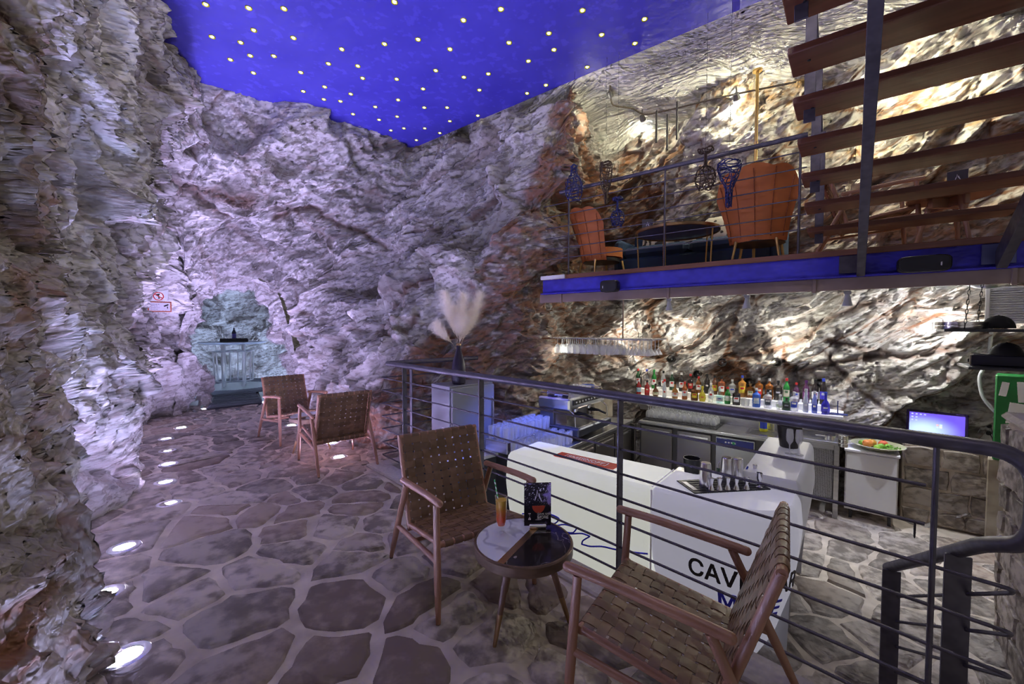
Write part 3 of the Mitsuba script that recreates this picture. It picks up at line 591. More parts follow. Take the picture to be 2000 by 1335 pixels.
# ------------------------------------------------------------------ woven leather armchairs
mat('chair_wood', mikit.proc(lambda p, n, uv: MX((.20, .095, .055), (.34, .175, .105), FB(p.x * 9 + p.y * 9, p.y * 9 - p.x * 9, p.z * 5, 4))), .38, spec=.5)
for i, g in enumerate((1.0, .82, 1.15)):
    mat(f'leather_{i}', mikit.proc(lambda p, n, uv, g=g: MX((.085 * g, .046 * g, .023 * g), (.165 * g, .093 * g, .048 * g), FB(p.x * 14, p.y * 14, p.z * 14, 4))), .42, spec=.55, bump=(lambda p, n, uv: FB(p.x * 160, p.y * 160, p.z * 160, 2), .0012))
mat('rubber', (.02, .02, .02), .6)
def ribbon(L, W, nx, phase, step, tube_r=.017, thick=.0024, over=.0026):
    """strap along x from 0 to L that rises and falls at each crossing, wrapped round the frame tubes at both ends; local z is up"""
    xs = np.linspace(0, L, nx * 4 + 1); z = over * np.cos((xs / step - .5) * np.pi + phase * np.pi) * np.clip(np.minimum(xs, L - xs) / .02, 0, 1) + tube_r + .001
    a = np.linspace(0, np.pi * 1.1, 6)[1:]
    rr = tube_r + .0015
    P = np.c_[xs, z]
    P = np.vstack([np.c_[-np.sin(a) * rr, np.cos(a) * rr][::-1], P, np.c_[L + np.sin(a) * rr, np.cos(a) * rr]])
    t = np.gradient(P, axis=0); t /= np.linalg.norm(t, axis=1, keepdims=True); n2 = np.c_[-t[:, 1], t[:, 0]]
    V = []
    for p, q in zip(P, n2):
        u, l = p + q * thick / 2, p - q * thick / 2
        V += [[u[0], -W / 2, u[1]], [u[0], W / 2, u[1]], [l[0], W / 2, l[1]], [l[0], -W / 2, l[1]]]
    F = []
    for i in range(len(P) - 1):
        for k in range(4): l = (k + 1) % 4; F += [[i * 4 + k, (i + 1) * 4 + k, (i + 1) * 4 + l], [i * 4 + k, (i + 1) * 4 + l, i * 4 + l]]
    m = trimesh.Trimesh(np.array(V), F, process=False); m.fix_normals() if False else None
    return m
CW, SD_, BH = .50, .50, .545                                            # clear widths between the frame tubes
NA, NB, NC = 9, 10, 11                                                  # straps across the width, along the seat, up the back
def straps():
    out = {'seat': [], 'backrest': []}
    for panel, L, nb in (('seat', SD_, NB), ('backrest', BH, NC)):
        w_a, w_b = CW / NA, L / nb
        for i in range(NA):                                             # run along the panel's length (local y)
            out[panel].append((mikit.ply(ribbon(L, w_a * .80, nb, i % 2, w_b), None, smooth=40), (i, None), ((i + .5) * w_a - CW / 2, 0, 90)))
        for j in range(nb):                                             # run across
            out[panel].append((mikit.ply(ribbon(CW, w_b * .80, NA, (j + 1) % 2, w_a), None, smooth=40), (None, j), (-CW / 2, (j + .5) * w_b, 0)))
    return out
STRAPS = straps()
S_FR, S_RE = np.array([-.30, .385]), np.array([.165, .305])             # seat frame, (y, z)
B_BO, B_TO = np.array([.15, .29]), np.array([.315, .80])                # back frame
def panel_mat(a, b):
    d = (b - a) / np.linalg.norm(b - a); return A4([1, 0, 0], [0, d[0], d[1]], np.cross([1, 0, 0], [0, d[0], d[1]]), [0, a[0], a[1]])
def yz(x, p): return np.array([x, p[0], p[1]])
def smooth_leg(p, q, r):
    t = np.linspace(0, 1, 6); P = p + (q - p) * t[:, None]; return tube(P, np.interp(t, [0, .35, 1], r), 12)
CH = {}
HWID = .29
for s in (-1, 1):
    CH[f'front{s}'] = smooth_leg(np.array([s * .30, -.345, .012]), np.array([s * HWID, -.305, .60]), [.0125, .019, .0165])
    CH[f'rear{s}'] = smooth_leg(np.array([s * .30, .40, .012]), np.array([s * HWID, .135, .565]), [.0125, .019, .0165])
    CH[f'arm{s}'] = cat_([tube(bend([[s * HWID, -.345, .618], [s * HWID, -.2, .612], [s * HWID, .10, .582], [s * HWID, .19, .572]], .1, 5), .0185, 12),
                          trimesh.creation.icosphere(2, .0185).apply_translation([s * HWID, -.345, .618]), trimesh.creation.icosphere(2, .0185).apply_translation([s * HWID, .19, .572])])
    CH[f'side{s}'] = rod([s * .294, -.326, .315], [s * .294, .27, .262], .0145, n=10)
    CH[f'foot{s}a'] = rod([s * .30, -.345, 0], [s * .30, -.345, .014], .0115, n=10); CH[f'foot{s}b'] = rod([s * .30, .40, 0], [s * .30, .40, .014], .0115, n=10)
CH['seat'] = cat_([rod(yz(-.275, S_FR), yz(.275, S_FR), .016), rod(yz(-.275, S_RE), yz(.275, S_RE), .016), rod(yz(-.262, S_FR), yz(-.262, S_RE), .016), rod(yz(.262, S_FR), yz(.262, S_RE), .016)])
CH['backrest'] = cat_([rod(yz(-.275, B_BO), yz(.275, B_BO), .016), rod(yz(-.275, B_TO), yz(.275, B_TO), .016), rod(yz(-.262, B_BO), yz(-.262, B_TO), .017), rod(yz(.262, B_BO), yz(.262, B_TO), .017)])
CH['stretcher'] = rod([-.292, .0, .286], [.292, .0, .286], .012)
CH = {k: mikit.ply(v, None, smooth=40) for k, v in CH.items()}
def armchair(o, f, label, group, z=0.0):
    k = thing('woven_armchair', label, 'armchair', group)
    f = np.array(f) / np.linalg.norm(f); A = A4([-f[1], f[0], 0], [-f[0], -f[1], 0], [0, 0, 1], [o[0], o[1], z])
    # local x to the sitter's left, y backwards
    for s in (-1, 1):
        for nm in ('front', 'rear'):
            l = part(k, 'leg', CH[f'{nm}{s}'], 'chair_wood', to=TM(A)); part(l, 'glide', CH[f'foot{s}' + ('a' if nm == 'front' else 'b')], 'rubber', to=TM(A))
        part(k, 'armrest', CH[f'arm{s}'], 'chair_wood', to=TM(A)); part(k, 'side_rail', CH[f'side{s}'], 'chair_wood', to=TM(A))
    part(k, 'stretcher', CH['stretcher'], 'chair_wood', to=TM(A))
    for panel, a, b in (('seat', S_FR, S_RE), ('backrest', B_BO, B_TO)):
        h = part(k, panel, CH[panel], 'chair_wood', to=TM(A)); Pm = panel_mat(a, b)
        if panel == 'seat': Pm = Pm @ np.diag([1, np.linalg.norm(b - a) / SD_, 1, 1])
        else: Pm = Pm @ np.diag([1, np.linalg.norm(b - a) / BH, 1, 1])
        for q, ij, (x, y, rz) in STRAPS[panel]:
            Lm = trimesh.transformations.rotation_matrix(math.radians(rz), [0, 0, 1]); Lm[:3, 3] = [x, y, 0]
            part(h, 'strap', q, f'leather_{(ij[0] if ij[0] is not None else ij[1] + 1) % 3}', to=TM(A @ Pm @ Lm))
    return k
armchair((-.311, 2.503), (.555, -.832), 'brown woven leather armchair behind the marble side table, facing right', 'woven leather armchairs')
armchair((.652, 1.565), (-.835, .55), 'brown woven leather armchair at the front beside the railing, seen from above its armrest', 'woven leather armchairs')
armchair((-1.935, 4.584), (-.65, .76), 'brown woven leather armchair by the passage, seen from behind', 'woven leather armchairs')
armchair((-2.94, 5.61), (.76, -.65), 'brown woven leather armchair farthest from the camera, nearest the arch', 'woven leather armchairs')
# ------------------------------------------------------------------ marble side tables
def marble(base, vein, sc, k):
    def f(p, n, uv):
        w = FB(p.x * 6, p.y * 6, 2.0, 3) * .5
        r = dr.abs(FB(p.x * sc + w * 2, p.y * sc * .7 - w, 1.0, 4) - .5); return MX(vein, base, SS(.0, k, r))
    return mikit.proc(f)
mat('white_marble', marble((.60, .63, .66), (.36, .38, .42), 7, .07), .18, spec=.5)
mat('black_marble', marble((.018, .014, .012), (.35, .30, .27), 9, .010), .10, spec=.6)
mat('brass', (.42, .27, .14), .30, .95)
mat('bronze_rim', mikit.proc(lambda p, n, uv: MX((.09, .058, .038), (.27, .185, .125), FB(p.x * 12, p.y * 12, p.z * 30, 4))), .35, .75)
mat('table_leg_wood', mikit.proc(lambda p, n, uv: MX((.11, .055, .035), (.20, .105, .065), FB(p.x * 30, p.y * 30, p.z * 6, 3))), .35)
def side_table(o, ang, label, brass_foot=True):
    k = thing('side_table', label, 'side table', 'round marble side tables'); R = .243; A = TW((*o, 0), ang); Hh = .42
    part(k, 'rim', lathe([(R - .006, Hh), (R + .004, Hh), (R + .008, Hh - .006), (R + .006, Hh - .05), (R - .004, Hh - .058), (R - .03, Hh - .058), (0, Hh - .05)], 48), 'bronze_rim', 30, to=A)
    c = Point(0, 0).buffer(R - .005, quad_segs=20)
    part(k, 'white_half', prism(c.intersection(sbox(-1, -1, -.018, 1)), .012, Hh - .013), 'white_marble', to=A)
    part(k, 'black_half', prism(c.intersection(sbox(.018, -1, 1, 1)), .012, Hh - .013), 'black_marble', to=A)
    part(k, 'brass_strip', prism(c.intersection(sbox(-.018, -1, .018, 1)), .0128, Hh - .013), 'brass', to=A)
    for i in range(3):
        a = math.radians(-ang - 127 + 120 * i); d = np.array([math.cos(a), math.sin(a), 0]); p, q = d * .235 , d * .12 + [0, 0, Hh - .05]
        m = p + (q - p) * .38
        l = part(k, 'leg', rod(m, q, .0145, .019, 14), 'table_leg_wood', to=A); part(l, 'ferrule', rod(p, m, .0085, .0148, 14), 'brass', to=A)
    return k
side_table((.058, 2.09), -28, 'round side table of half white, half black marble with brass strip, before the railing')
side_table((-2.44, 5.08), -28, 'round marble side table between the two far armchairs')
# ------------------------------------------------------------------ the glowing bar counter
scene['glow_white'] = {'type': 'twosided', 'bsdf': {'type': 'principled', 'base_color': rgb((.45, .45, .46)), 'roughness': .45, 'specular': .4}}
def bulge(z): return float(np.interp(z, [-.75, -.55, -.2, .1, .28, .33, .35], [-.20, -.10, .0, .035, .02, .008, -.012]))
def resample(ring, n):
    ring = np.vstack([ring, ring[:1]]); L = np.concatenate([[0], np.cumsum(np.linalg.norm(np.diff(ring, axis=0), axis=1))]); t = np.linspace(0, L[-1], n, endpoint=False)
    return np.c_[np.interp(t, L, ring[:, 0]), np.interp(t, L, ring[:, 1])]
def counter_mesh(outline, ztop, n=140, zs=None, face=None):
    """outline in (s, n); bulging skirt, flat top"""
    o = resample(np.array(outline), n); t = np.roll(o, -1, 0) - np.roll(o, 1, 0); t /= np.linalg.norm(t, axis=1, keepdims=True); nr = np.c_[t[:, 1], -t[:, 0]]
    zs = np.concatenate([np.linspace(-.73, .2, 14), [.28, .32, .342, .35]]) if zs is None else zs; V = []
    for z in zs:
        k = o + nr * bulge(z); V.append(np.c_[k, np.full(n, z + ztop - .35 if z > .25 else z)])
    V = np.vstack(V); F = []
    for i in range(len(zs) - 1):
        for j in range(n): l = (j + 1) % n; F += [[i * n + j, i * n + l, (i + 1) * n + l], [i * n + j, (i + 1) * n + l, (i + 1) * n + j]]
    last = (len(zs) - 1) * n; poly = Polygon(V[last:, :2]); tv, tf = trimesh.creation.triangulate_polygon(poly, engine='earcut')
    kd = cKDTree(V[last:, :2]).query(tv)[1] + last; F = np.vstack([F, kd[tf]])
    X = np.stack([V[:, 0] * E1[0] + V[:, 1] * E2[0], V[:, 0] * E1[1] + V[:, 1] * E2[1], V[:, 2]], 1)
    m = trimesh.Trimesh(X, F, process=False); return m
def rounded(poly, r): return np.array(poly.buffer(-r).buffer(r, quad_segs=10).exterior.coords)[:-1][::-1] if False else np.array(poly.buffer(-r).buffer(r, quad_segs=10).exterior.coords)[:-1]
def ccw(o):
    a = np.sum(o[:, 0] * np.roll(o[:, 1], -1) - np.roll(o[:, 0], -1) * o[:, 1]); return o if a > 0 else o[::-1]
BN = 2.94; SEAM = float(onz(1272, 952, .35)[:2] @ E1)
bar_ = thing('bar_counter', 'glowing white curved bar counter with printed lettering on its front', 'bar counter')
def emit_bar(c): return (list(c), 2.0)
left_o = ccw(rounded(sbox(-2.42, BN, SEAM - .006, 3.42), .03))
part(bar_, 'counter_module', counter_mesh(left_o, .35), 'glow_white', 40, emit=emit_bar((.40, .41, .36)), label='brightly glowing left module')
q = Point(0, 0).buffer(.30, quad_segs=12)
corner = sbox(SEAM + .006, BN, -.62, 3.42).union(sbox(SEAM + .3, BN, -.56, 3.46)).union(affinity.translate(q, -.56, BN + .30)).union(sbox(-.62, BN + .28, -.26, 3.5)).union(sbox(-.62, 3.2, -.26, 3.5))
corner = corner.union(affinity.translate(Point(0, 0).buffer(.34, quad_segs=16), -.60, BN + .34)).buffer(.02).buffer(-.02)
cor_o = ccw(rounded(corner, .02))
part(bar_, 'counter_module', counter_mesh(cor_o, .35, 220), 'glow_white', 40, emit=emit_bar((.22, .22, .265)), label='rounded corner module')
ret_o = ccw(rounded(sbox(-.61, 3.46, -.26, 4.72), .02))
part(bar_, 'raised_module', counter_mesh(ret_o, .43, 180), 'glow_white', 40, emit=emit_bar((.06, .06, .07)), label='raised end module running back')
part(bar_, 'seam_strip', cat_([mf((.012, .47, .006), SEAM, BN + .24, .351), frame_mesh(rbox((.012, .012, 1.05)), E1, E2, M(SEAM, BN - .012, -.19))]), 'bright_white')
# lettering mapped on the skirt
mat('ink_black', (.012, .010, .012), .5); mat('ink_blue', (.03, .03, .55), .45); mat('mat_red', (.60, .06, .025), .6); mat('ink_white', (.8, .78, .76), .5)
class Skirt:
    def __init__(s, o):
        i = int(np.argmin(np.hypot(o[:, 0] - SEAM, o[:, 1] - BN))); o = np.roll(o, -i, 0); s.L = np.concatenate([[0], np.cumsum(np.linalg.norm(np.diff(o, axis=0), axis=1))]); s.o = o
    def __call__(s, P):
        x = np.interp(P[:, 0], s.L, s.o[:, 0]); y = np.interp(P[:, 0], s.L, s.o[:, 1]); e = .004
        tx = np.interp(P[:, 0] + e, s.L, s.o[:, 0]) - np.interp(P[:, 0] - e, s.L, s.o[:, 0]); ty = np.interp(P[:, 0] + e, s.L, s.o[:, 1]) - np.interp(P[:, 0] - e, s.L, s.o[:, 1])
        l = np.hypot(tx, ty); nx, ny = ty / l, -tx / l; b = np.array([bulge(z) for z in P[:, 1]]) + .002 + P[:, 2]
        x, y = x + nx * b, y + ny * b
        return np.stack([x * E1[0] + y * E2[0], x * E1[1] + y * E2[1], P[:, 1]], 1)
SK = Skirt(resample(cor_o, 400))
def skirt_text(parent, text, arc, z, h, mt, label, stretch=1.0):
    m = meshkit.text_mesh(text, h, .003, bold=True); m = m.subdivide_to_size(.03); v = np.array(m.vertices); v[:, 0] = v[:, 0] * stretch + arc; v[:, 1] += z
    part(parent, 'lettering', trimesh.Trimesh(SK(v), m.faces, process=False), mt, smooth=False, label=label)
def arc_of(px, py):
    p = onplane(px, py, BN); return float(p[:2] @ E1) - SEAM, p[2]
aC, zC = arc_of(1340, 1120)
skirt_text(bar_, 'CAVE BAR', aC, zC + .02, .115, 'ink_black', 'black lettering CAVE BAR', .92)
aM, zM = arc_of(1400, 1180)
skirt_text(bar_, 'MORE', aM - .02, zC - .15, .115, 'ink_blue', 'blue lettering MORE', .92)
sq = [(1020,1003),(1050,1002),(1078,1005),(1092,1013),(1080,1022),(1060,1014),(1040,1020),(1065,1028),(1105,1024),(1127,1030),(1118,1040),(1090,1036),(1080,1042),(1112,1042),(1140,1042),(1152,1047),(1138,1056),(1136,1062),(1150,1066),(1178,1067),(1200,1072),(1230,1077),(1265,1081)]
sqp = np.array([onplane(x, y, BN - .03) for x, y in sq]); tt = np.arange(len(sq)); sqf = PchipInterpolator(tt, sqp, axis=0)(np.linspace(0, len(sq) - 1, 120))
part(bar_, 'script_line', tube(sqf, .006, 6), 'ink_blue', label='blue handwritten line')
# red bar mat
cs = [onz(x, y, .354)[:2] for x, y in ((1080, 889), (1197, 921), (1209, 905), (1102, 881))]
a0 = (cs[0] + cs[3]) / 2; a1 = (cs[1] + cs[2]) / 2; Lm = np.linalg.norm(a1 - a0); mid = (a0 + a1) / 2
rm = thing('bar_runner', 'red bar runner with white lettering on the glowing left counter', 'bar mat')
part(rm, 'mat', frame_mesh(rbox((Lm, .14, .006), r=.002), E1, E2, [*mid, .3535]), 'mat_red')
tx = meshkit.text_mesh('SMIRNOFF', .045, .0012, bold=True); tx.apply_translation([-tx.bounds[:, 0].mean(), -tx.bounds[:, 1].mean(), 0]); tx.apply_scale([1.1, 1, 1]); 
part(rm, 'lettering', frame_mesh(tx, E1, E2, [*mid, .3566]), 'ink_white', smooth=False, label='white lettering SMIRNOFF')
fr = sbox(-.20, -.042, .20, .042).difference(sbox(-.194, -.036, .194, .036)); part(rm, 'lettering_frame', frame_mesh(prism(fr, .001), E1, E2, [*mid, .3566]), 'ink_white', smooth=False)
# ------------------------------------------------------------------ on the near side table: cocktail and menu stand
tp = onz(979, 1043, .42); k = thing('cocktail', 'tall cocktail glass with orange and yellow drink and striped straw on the white marble', 'cocktail')
A = TM(facing(tp))
part(k, 'glass', lathe([(.0, 0), (.033, 0), (.034, .003), (.008, .008), (.0065, .022), (.009, .034), (.020, .045), (.0255, .07), (.029, .16), (.0325, .205), (.0312, .205), (.0278, .16), (.0242, .072), (.018, .048), (0, .042)], 28), 'thin_glass', 40, to=A)
z0 = float(tp[2])
mat('drink', mikit.proc(lambda p, n, uv: MX((.62, .075, .02), (.50, .30, .02), SS(z0 + .08, z0 + .19, p.z + .02 * N_(p.x * 60, p.y * 60, p.z * 60)))), .15, clear=.6)
part(k, 'drink', lathe([(0, .048), (.017, .05), (.0235, .073), (.0272, .16), (.0288, .183), (0, .183)], 24), 'drink', 40, to=A)
mat('straw_stripes', mikit.proc(lambda p, n, uv: MX((.7, .75, .75), (.03, .40, .10), SS(.45, .55, dr.abs(dr.floor(p.z * 45 + p.x * 30) - (p.z * 45 + p.x * 30)) * 1.0))), .4)
part(k, 'straw', tube([[.0, .006, .09], [-.035, .012, .285]], .0032, 8), 'straw_stripes', True, to=A)
def print_mat(name, dark=False):
    def f(p, n, uv):
        c = MX((.012, .010, .02), (.32, .25, .62), SS(.52, .78, FB(uv.x * 5, uv.y * 7, 0, 4) + .35 * (uv.x + uv.y) - .45) )
        return MX(c, (.75, .72, .9), SS(.77, .82, N_(uv.x * 34, uv.y * 46, 3)) * SS(.35, .9, uv.y))
    mat(name, mikit.proc(f), .25)
print_mat('menu_print')
def card(w, h):
    V = [[-w / 2, 0, 0], [w / 2, 0, 0], [w / 2, 0, h], [-w / 2, 0, h]]; return trimesh.Trimesh(V, [[0, 1, 2], [0, 2, 3]], process=False), np.array([[0, 0], [1, 0], [1, 1], [0, 1.]])
def menu_stand(o, w, h, label, detail=True, to_pt=(0, 0), lean=0):
    k = thing('menu_stand', label, 'menu stand'); A = facing(o, to_pt)
    part(k, 'panel', rbox((w, .005, h), (0, .003, h / 2 + .012), .001), 'black', to=TM(A))
    m, uv = card(w - .002, h - .002); m.apply_translation([0, -.0002, .013]); part(k, 'print', m, 'menu_print' if detail else solid((.02, .014, .03), .4), smooth=False, uv=uv, to=TM(A))
    if detail: part(k, 'base', moved(cyl(.013, w * .62, -w * .31), (0, -.004, .012), ry=90), 'chrome', to=TM(A))
    red = solid((.60, .09, .05), .3); wh = 'ink_white'
    a = np.linspace(np.pi, 2 * np.pi, 20); cup = Polygon(np.c_[np.cos(a) * .24 * w, np.sin(a) * .28 * w]); s = .012
    def flat(poly, x, z, d): return moved(prism(poly, .0006), (x, -d, z), rx=90)
    part(k, 'print_cocktail', flat(cup, .03 * w, h * .52, .0006), red, smooth=False, to=TM(A), label='red cocktail in a coupe glass')
    part(k, 'print_stem', cat_([flat(sbox(-.008 * w, -.30 * h, .008 * w, -.12 * h), .03 * w, h * .5, .0008), flat(affinity.scale(Point(0, 0).buffer(1), .12 * w, .01 * h), .03 * w, h * .19, .0008)]), solid((.55, .5, .6), .3), smooth=False, to=TM(A))
    for dx, dz, sx in ((-.08, .70, .02), (.06, .75, .025), (.12, .66, .018), (-.02, .82, .015)):
        part(k, 'print_splash', flat(affinity.rotate(affinity.scale(Point(0, 0).buffer(1), sx * w, .07 * h), dx * 200), dx * w, h * dz, .0008), solid((.7, .66, .8), .3), smooth=False, to=TM(A))
    if detail:
        for t, hh, z in (('CAVE BAR', .011, .30), ('MORE', .016, .215)):
            m = meshkit.text_mesh(t, hh * h / .24, .0005, bold=True); m.apply_translation([-.02 * w, 0, 0]); part(k, 'lettering', moved(m, (0, -.001, h * z), rx=90), wh, smooth=False, to=TM(A), label=f'white lettering {t}')
        g = cat_([flat(Polygon(np.c_[np.cos(a) * .05 * w, -np.sin(a) * .10 * w]), -.30 * w, h * .19, .0008), flat(sbox(-.006 * w, 0, .006 * w, .10 * h), -.30 * w, h * .24, .0008), flat(sbox(-.05 * w, -.004, .05 * w, .0), -.30 * w, h * .35, .0008)])
        part(k, 'print_glass_icon', g, wh, smooth=False, to=TM(A))
    return k
menu_stand(onz(1050, 1030, .42) , .145, .232, 'upright drinks menu with a red cocktail on the black marble of the near side table', to_pt=(.3, 0))
menu_stand(np.array([-2.26, 5.3, .42]), .15, .22, 'upright drinks menu on the far side table by the passage', True, to_pt=(-1.2, 0))
# ------------------------------------------------------------------ bar top: shaker mat, shakers, jiggers
BT = .3505
mm = [onz(x, y, BT)[:2] for x, y in ((1332, 942), (1362, 962), (1510, 954), (1440, 934))]; mc = np.mean(mm, 0)
dx = (mm[2] - mm[1]); L1 = np.linalg.norm(dx); dx /= L1; dy = np.array([-dx[1], dx[0]])
k = thing('rubber_bar_mat', 'black rubber bar mat under the steel shakers and jiggers', 'bar mat')
part(k, 'mat', frame_mesh(rbox((L1, .24, .008), (0, 0, .004), .002), dx, dy, [*mc, BT]), 'black', label=None)
for i in range(5): part(k, 'ridge', frame_mesh(rbox((L1 - .03, .004, .004), (0, -.08 + .04 * i, .009), .001), dx, dy, [*mc, BT]), 'rubber')
part(k, 'badge', frame_mesh(rbox((.035, .16, .003), (-L1 / 2 + .035, 0, .0095), .001), dx, dy, [*mc, BT]), solid((.55, .55, .56), .3, .3))
def add_lathe(name, prof, mt, px, py, z, label, cat, group=None, n=24, s=1.0):
    return solo(name, mikit.ply(lathe(prof, n), mt, smooth=40), None, label, cat, group, to=TW(onz(px, py, z), 0, s))
shk = [(.0, .012), (.043, .0), (.044, .002), (.034, .165), (.031, .168), (0, .168)]
for px, py, l in ((1378, 948, 'left'), (1419, 936, 'middle'), (1440, 938, 'right')):
    add_lathe('cocktail_shaker', shk, 'chrome', px, py, BT + .009, f'upturned steel shaker tin on the black bar mat, {l} of three', 'cocktail shaker', 'steel shaker tins')
jig = [(.0, .0), (.021, .0), (.0215, .002), (.010, .040), (.019, .082), (.0185, .083), (.009, .041), (0, .04)]
for i, (px, py) in enumerate(((1389, 956), (1405, 956), (1421, 955), (1438, 955), (1458, 954))):
    add_lathe('jigger', jig, 'chrome', px, py, BT + .009, f'small double-ended steel jigger on the bar mat, {["first", "second", "third", "fourth", "fifth"][i]} from the left in the front row', 'jigger', 'steel jiggers in front of the shakers')
add_lathe('jigger', [(.0, 0), (.026, 0), (.027, .004), (.006, .012), (.006, .045), (.017, .06), (.024, .085), (.024, .13), (.022, .13), (.021, .09), (0, .07)], 'chrome', 1483, 951, BT + .009, 'tall footed steel jigger at the right end of the bar mat', 'jigger', s=.8)
add_lathe('jigger', [(.0, 0), (.024, 0), (.024, .05), (.010, .075), (.020, .13), (.019, .131), (.008, .076), (0, .07)], 'chrome', 1474, 934, BT + .002, 'tall double steel jigger behind the right end of the bar mat', 'jigger', s=.8)
RTOP = .4305
add_lathe('ice_bucket', [(.0, 0), (.072, 0), (.078, .006), (.098, .15), (.104, .21), (.100, .213), (.094, .15), (.072, .02), (0, .015)], solid((.02, .018, .018), .35), 1541, 872, RTOP, 'black champagne bucket on the raised end of the bar', 'ice bucket', n=36, s=.92)
fl = [(.0, 0), (.034, 0), (.034, .003), (.006, .008), (.0045, .07), (.008, .085), (.024, .11), (.028, .14), (.025, .19), (.0215, .21), (.0205, .21), (.024, .188), (.0265, .14), (.022, .112), (0, .09)]
add_lathe('wine_flute', fl, 'clear_glass', 1542, 886, RTOP, 'left of two empty stemmed glasses before the black bucket', 'wine glass', s=1.0)
add_lathe('wine_flute', fl, 'clear_glass', 1560, 888, RTOP, 'right of two empty stemmed glasses before the black bucket', 'wine glass', s=1.0)
# ------------------------------------------------------------------ small fridge at the railing's end, vase and pampas
FC = np.array([-.65, 4.42])
def ff(size, a, b, z, r=.006): return frame_mesh(rbox(size, r=r), R2, -R1, [*(FC + R2 * a - R1 * b), z])
k = thing('small_fridge', 'small grey drinks fridge behind the railing corner, carrying the vase', 'fridge')
part(k, 'body', ff((.60, .36, .76), .30, .20, .48), solid((.22, .23, .26), .35, .4)); part(k, 'door', ff((.58, .035, .72), .30, -.002, .48), solid((.27, .28, .32), .3, .5))
part(k, 'handle', ff((.015, .03, .35), .56, -.03, .52), 'brushed_steel'); part(k, 'sticker', ff((.002, .05, .085), -.002, .14, .36), 'white_plastic', label='small white sticker'); part(k, 'sticker', ff((.003, .03, .03), -.002, .14, .385), 'black')
k = thing('fridge_stand', 'white topped counter stand under the small fridge', 'counter')
part(k, 'top', ff((.95, .62, .04), .36, .12, .08), 'white_plastic'); part(k, 'cabinet', ff((.9, .58, .80), .36, .13, -.345), solid((.05, .05, .055), .4)); part(k, 'badge', ff((.06, .004, .06), .62, -.17, -.18), solid((.35, .36, .4), .3))
vz = FC + R2 * .20 - R1 * .13; vz3 = [*vz, .861]
k = thing('vase', 'tall dark blue-black bottle vase on the small fridge', 'vase')
part(k, 'body', lathe([(0, 0), (.06, 0), (.073, .012), (.078, .06), (.077, .17), (.066, .25), (.042, .33), (.024, .39), (.021, .43), (.024, .445), (.018, .445), (.015, .40), (0, .38)], 36), solid((.018, .012, .03), .35), 40, to=TW(vz3)); part(k, 'collar', lathe([(.022, .425), (.026, .43), (.026, .445), (.022, .45)], 20), 'brass', to=TW(vz3))
mat('pampas_fluff', (.92, .86, .76), .9)
def plume(seed, base, tip, length, wid):
    r = np.random.default_rng(seed); base, tip = np.array(base, float), np.array(tip, float); V, F = [], []; d = tip - base
    for i in range(2600):
        t = r.random() ** .8; c = base + d * (.30 + .70 * t) + np.array([0, 0, -.04]) * (t * (1 - t)) * 2
        w = 2.0 * wid * np.sin(np.pi * min(1, .12 + .9 * (1 - t))) * (.25 + 1.1 * r.random() ** 1.5); dirr = r.normal(0, 1, 3); dirr -= d * (dirr @ d) / (d @ d); dirr /= np.linalg.norm(dirr)
        w = max(w, .004); e = c + dirr * w + d / np.linalg.norm(d) * w * (.9 + r.random() * .8) - np.array([0, 0, .2 * w]); s = np.cross(e - c, r.normal(0, 1, 3)); s *= .0011 / max(np.linalg.norm(s), 1e-6); n = len(V)
        V += [c - s, c + s, e]; F.append([n, n + 1, n + 2])
    return trimesh.Trimesh(V, F, process=False), rod(base, base + d * .95, .0018, n=5)
k = thing('pampas_grass', 'cream pampas grass plumes standing in the dark vase', 'pampas grass'); b0 = np.array([*vz, 1.22])
rt = np.array([1, 0, 0])
for i, (px, py, w) in enumerate(((868, 570, .05), (905, 575, .055), (938, 572, .05), (852, 630, .045), (888, 600, .06), (920, 612, .06), (903, 622, .055))):
    tipp = at(px, py, vz[1] + (i % 3 - 1) * .08); m, s = plume(30 + i, b0, tipp, 1, w)
    q = part(k, 'plume', m, 'pampas_fluff', smooth=False, kind='stuff'); part(q, 'stalk', s, solid((.5, .4, .27), .7))
# ------------------------------------------------------------------ signs on the rock by the arch
p, n = hit(316, 600); o = p * .93 + np.array([0, 0, EYE]) * .07
k = thing('cctv_sign', 'small red framed surveillance notice with camera symbol on the rock left of the arch', 'sign'); A = facing(o + np.array([0, -.05, 0])); 
part(k, 'panel', rbox((.275, .012, .155), r=.003), solid((.42, .13, .08), .4), to=TM(A)); part(k, 'sheet', rbox((.24, .004, .12), (0, -.007, 0), .001), solid((.62, .6, .66), .5), to=TM(A))
part(k, 'camera_symbol', cat_([moved(rbox((.06, .002, .02), r=.001), (.075, -.010, .02), ry=-25), moved(rbox((.012, .002, .03), r=.001), (.09, -.010, -.012))]), 'black', smooth=False, to=TM(A), label='black camera symbol')
for i in range(4): part(k, 'text_line', rbox((.10 - .02 * (i % 2), .001, .006), (-.05 - .01 * (i % 2), -.0095, .035 - .024 * i), .0003), solid((.25, .24, .3), .5), to=TM(A))
k = thing('no_drinks_sign', 'tilted white sign with red prohibition ring above the surveillance notice', 'sign'); A2 = facing(o + np.array([0, -.05, .155])); A2 = A2 @ trimesh.transformations.rotation_matrix(math.radians(-12), [0, 1, 0])
part(k, 'panel', moved(prism(Polygon([(-.12, -.075), (.08, -.075), (.125, .075), (-.04, .075)]), .008), (0, .008, 0), rx=90), 'white_plastic', smooth=False, to=TM(A2))
ring = Point(-.01, 0).buffer(.062).difference(Point(-.01, 0).buffer(.050)).union(affinity.rotate(sbox(-.066, -.006, .046, .006), -45)); part(k, 'ring', moved(prism(ring, .0015), (0, -.0005, 0), rx=90), solid((.5, .04, .03), .4), smooth=False, to=TM(A2), label='red ring with a bar')
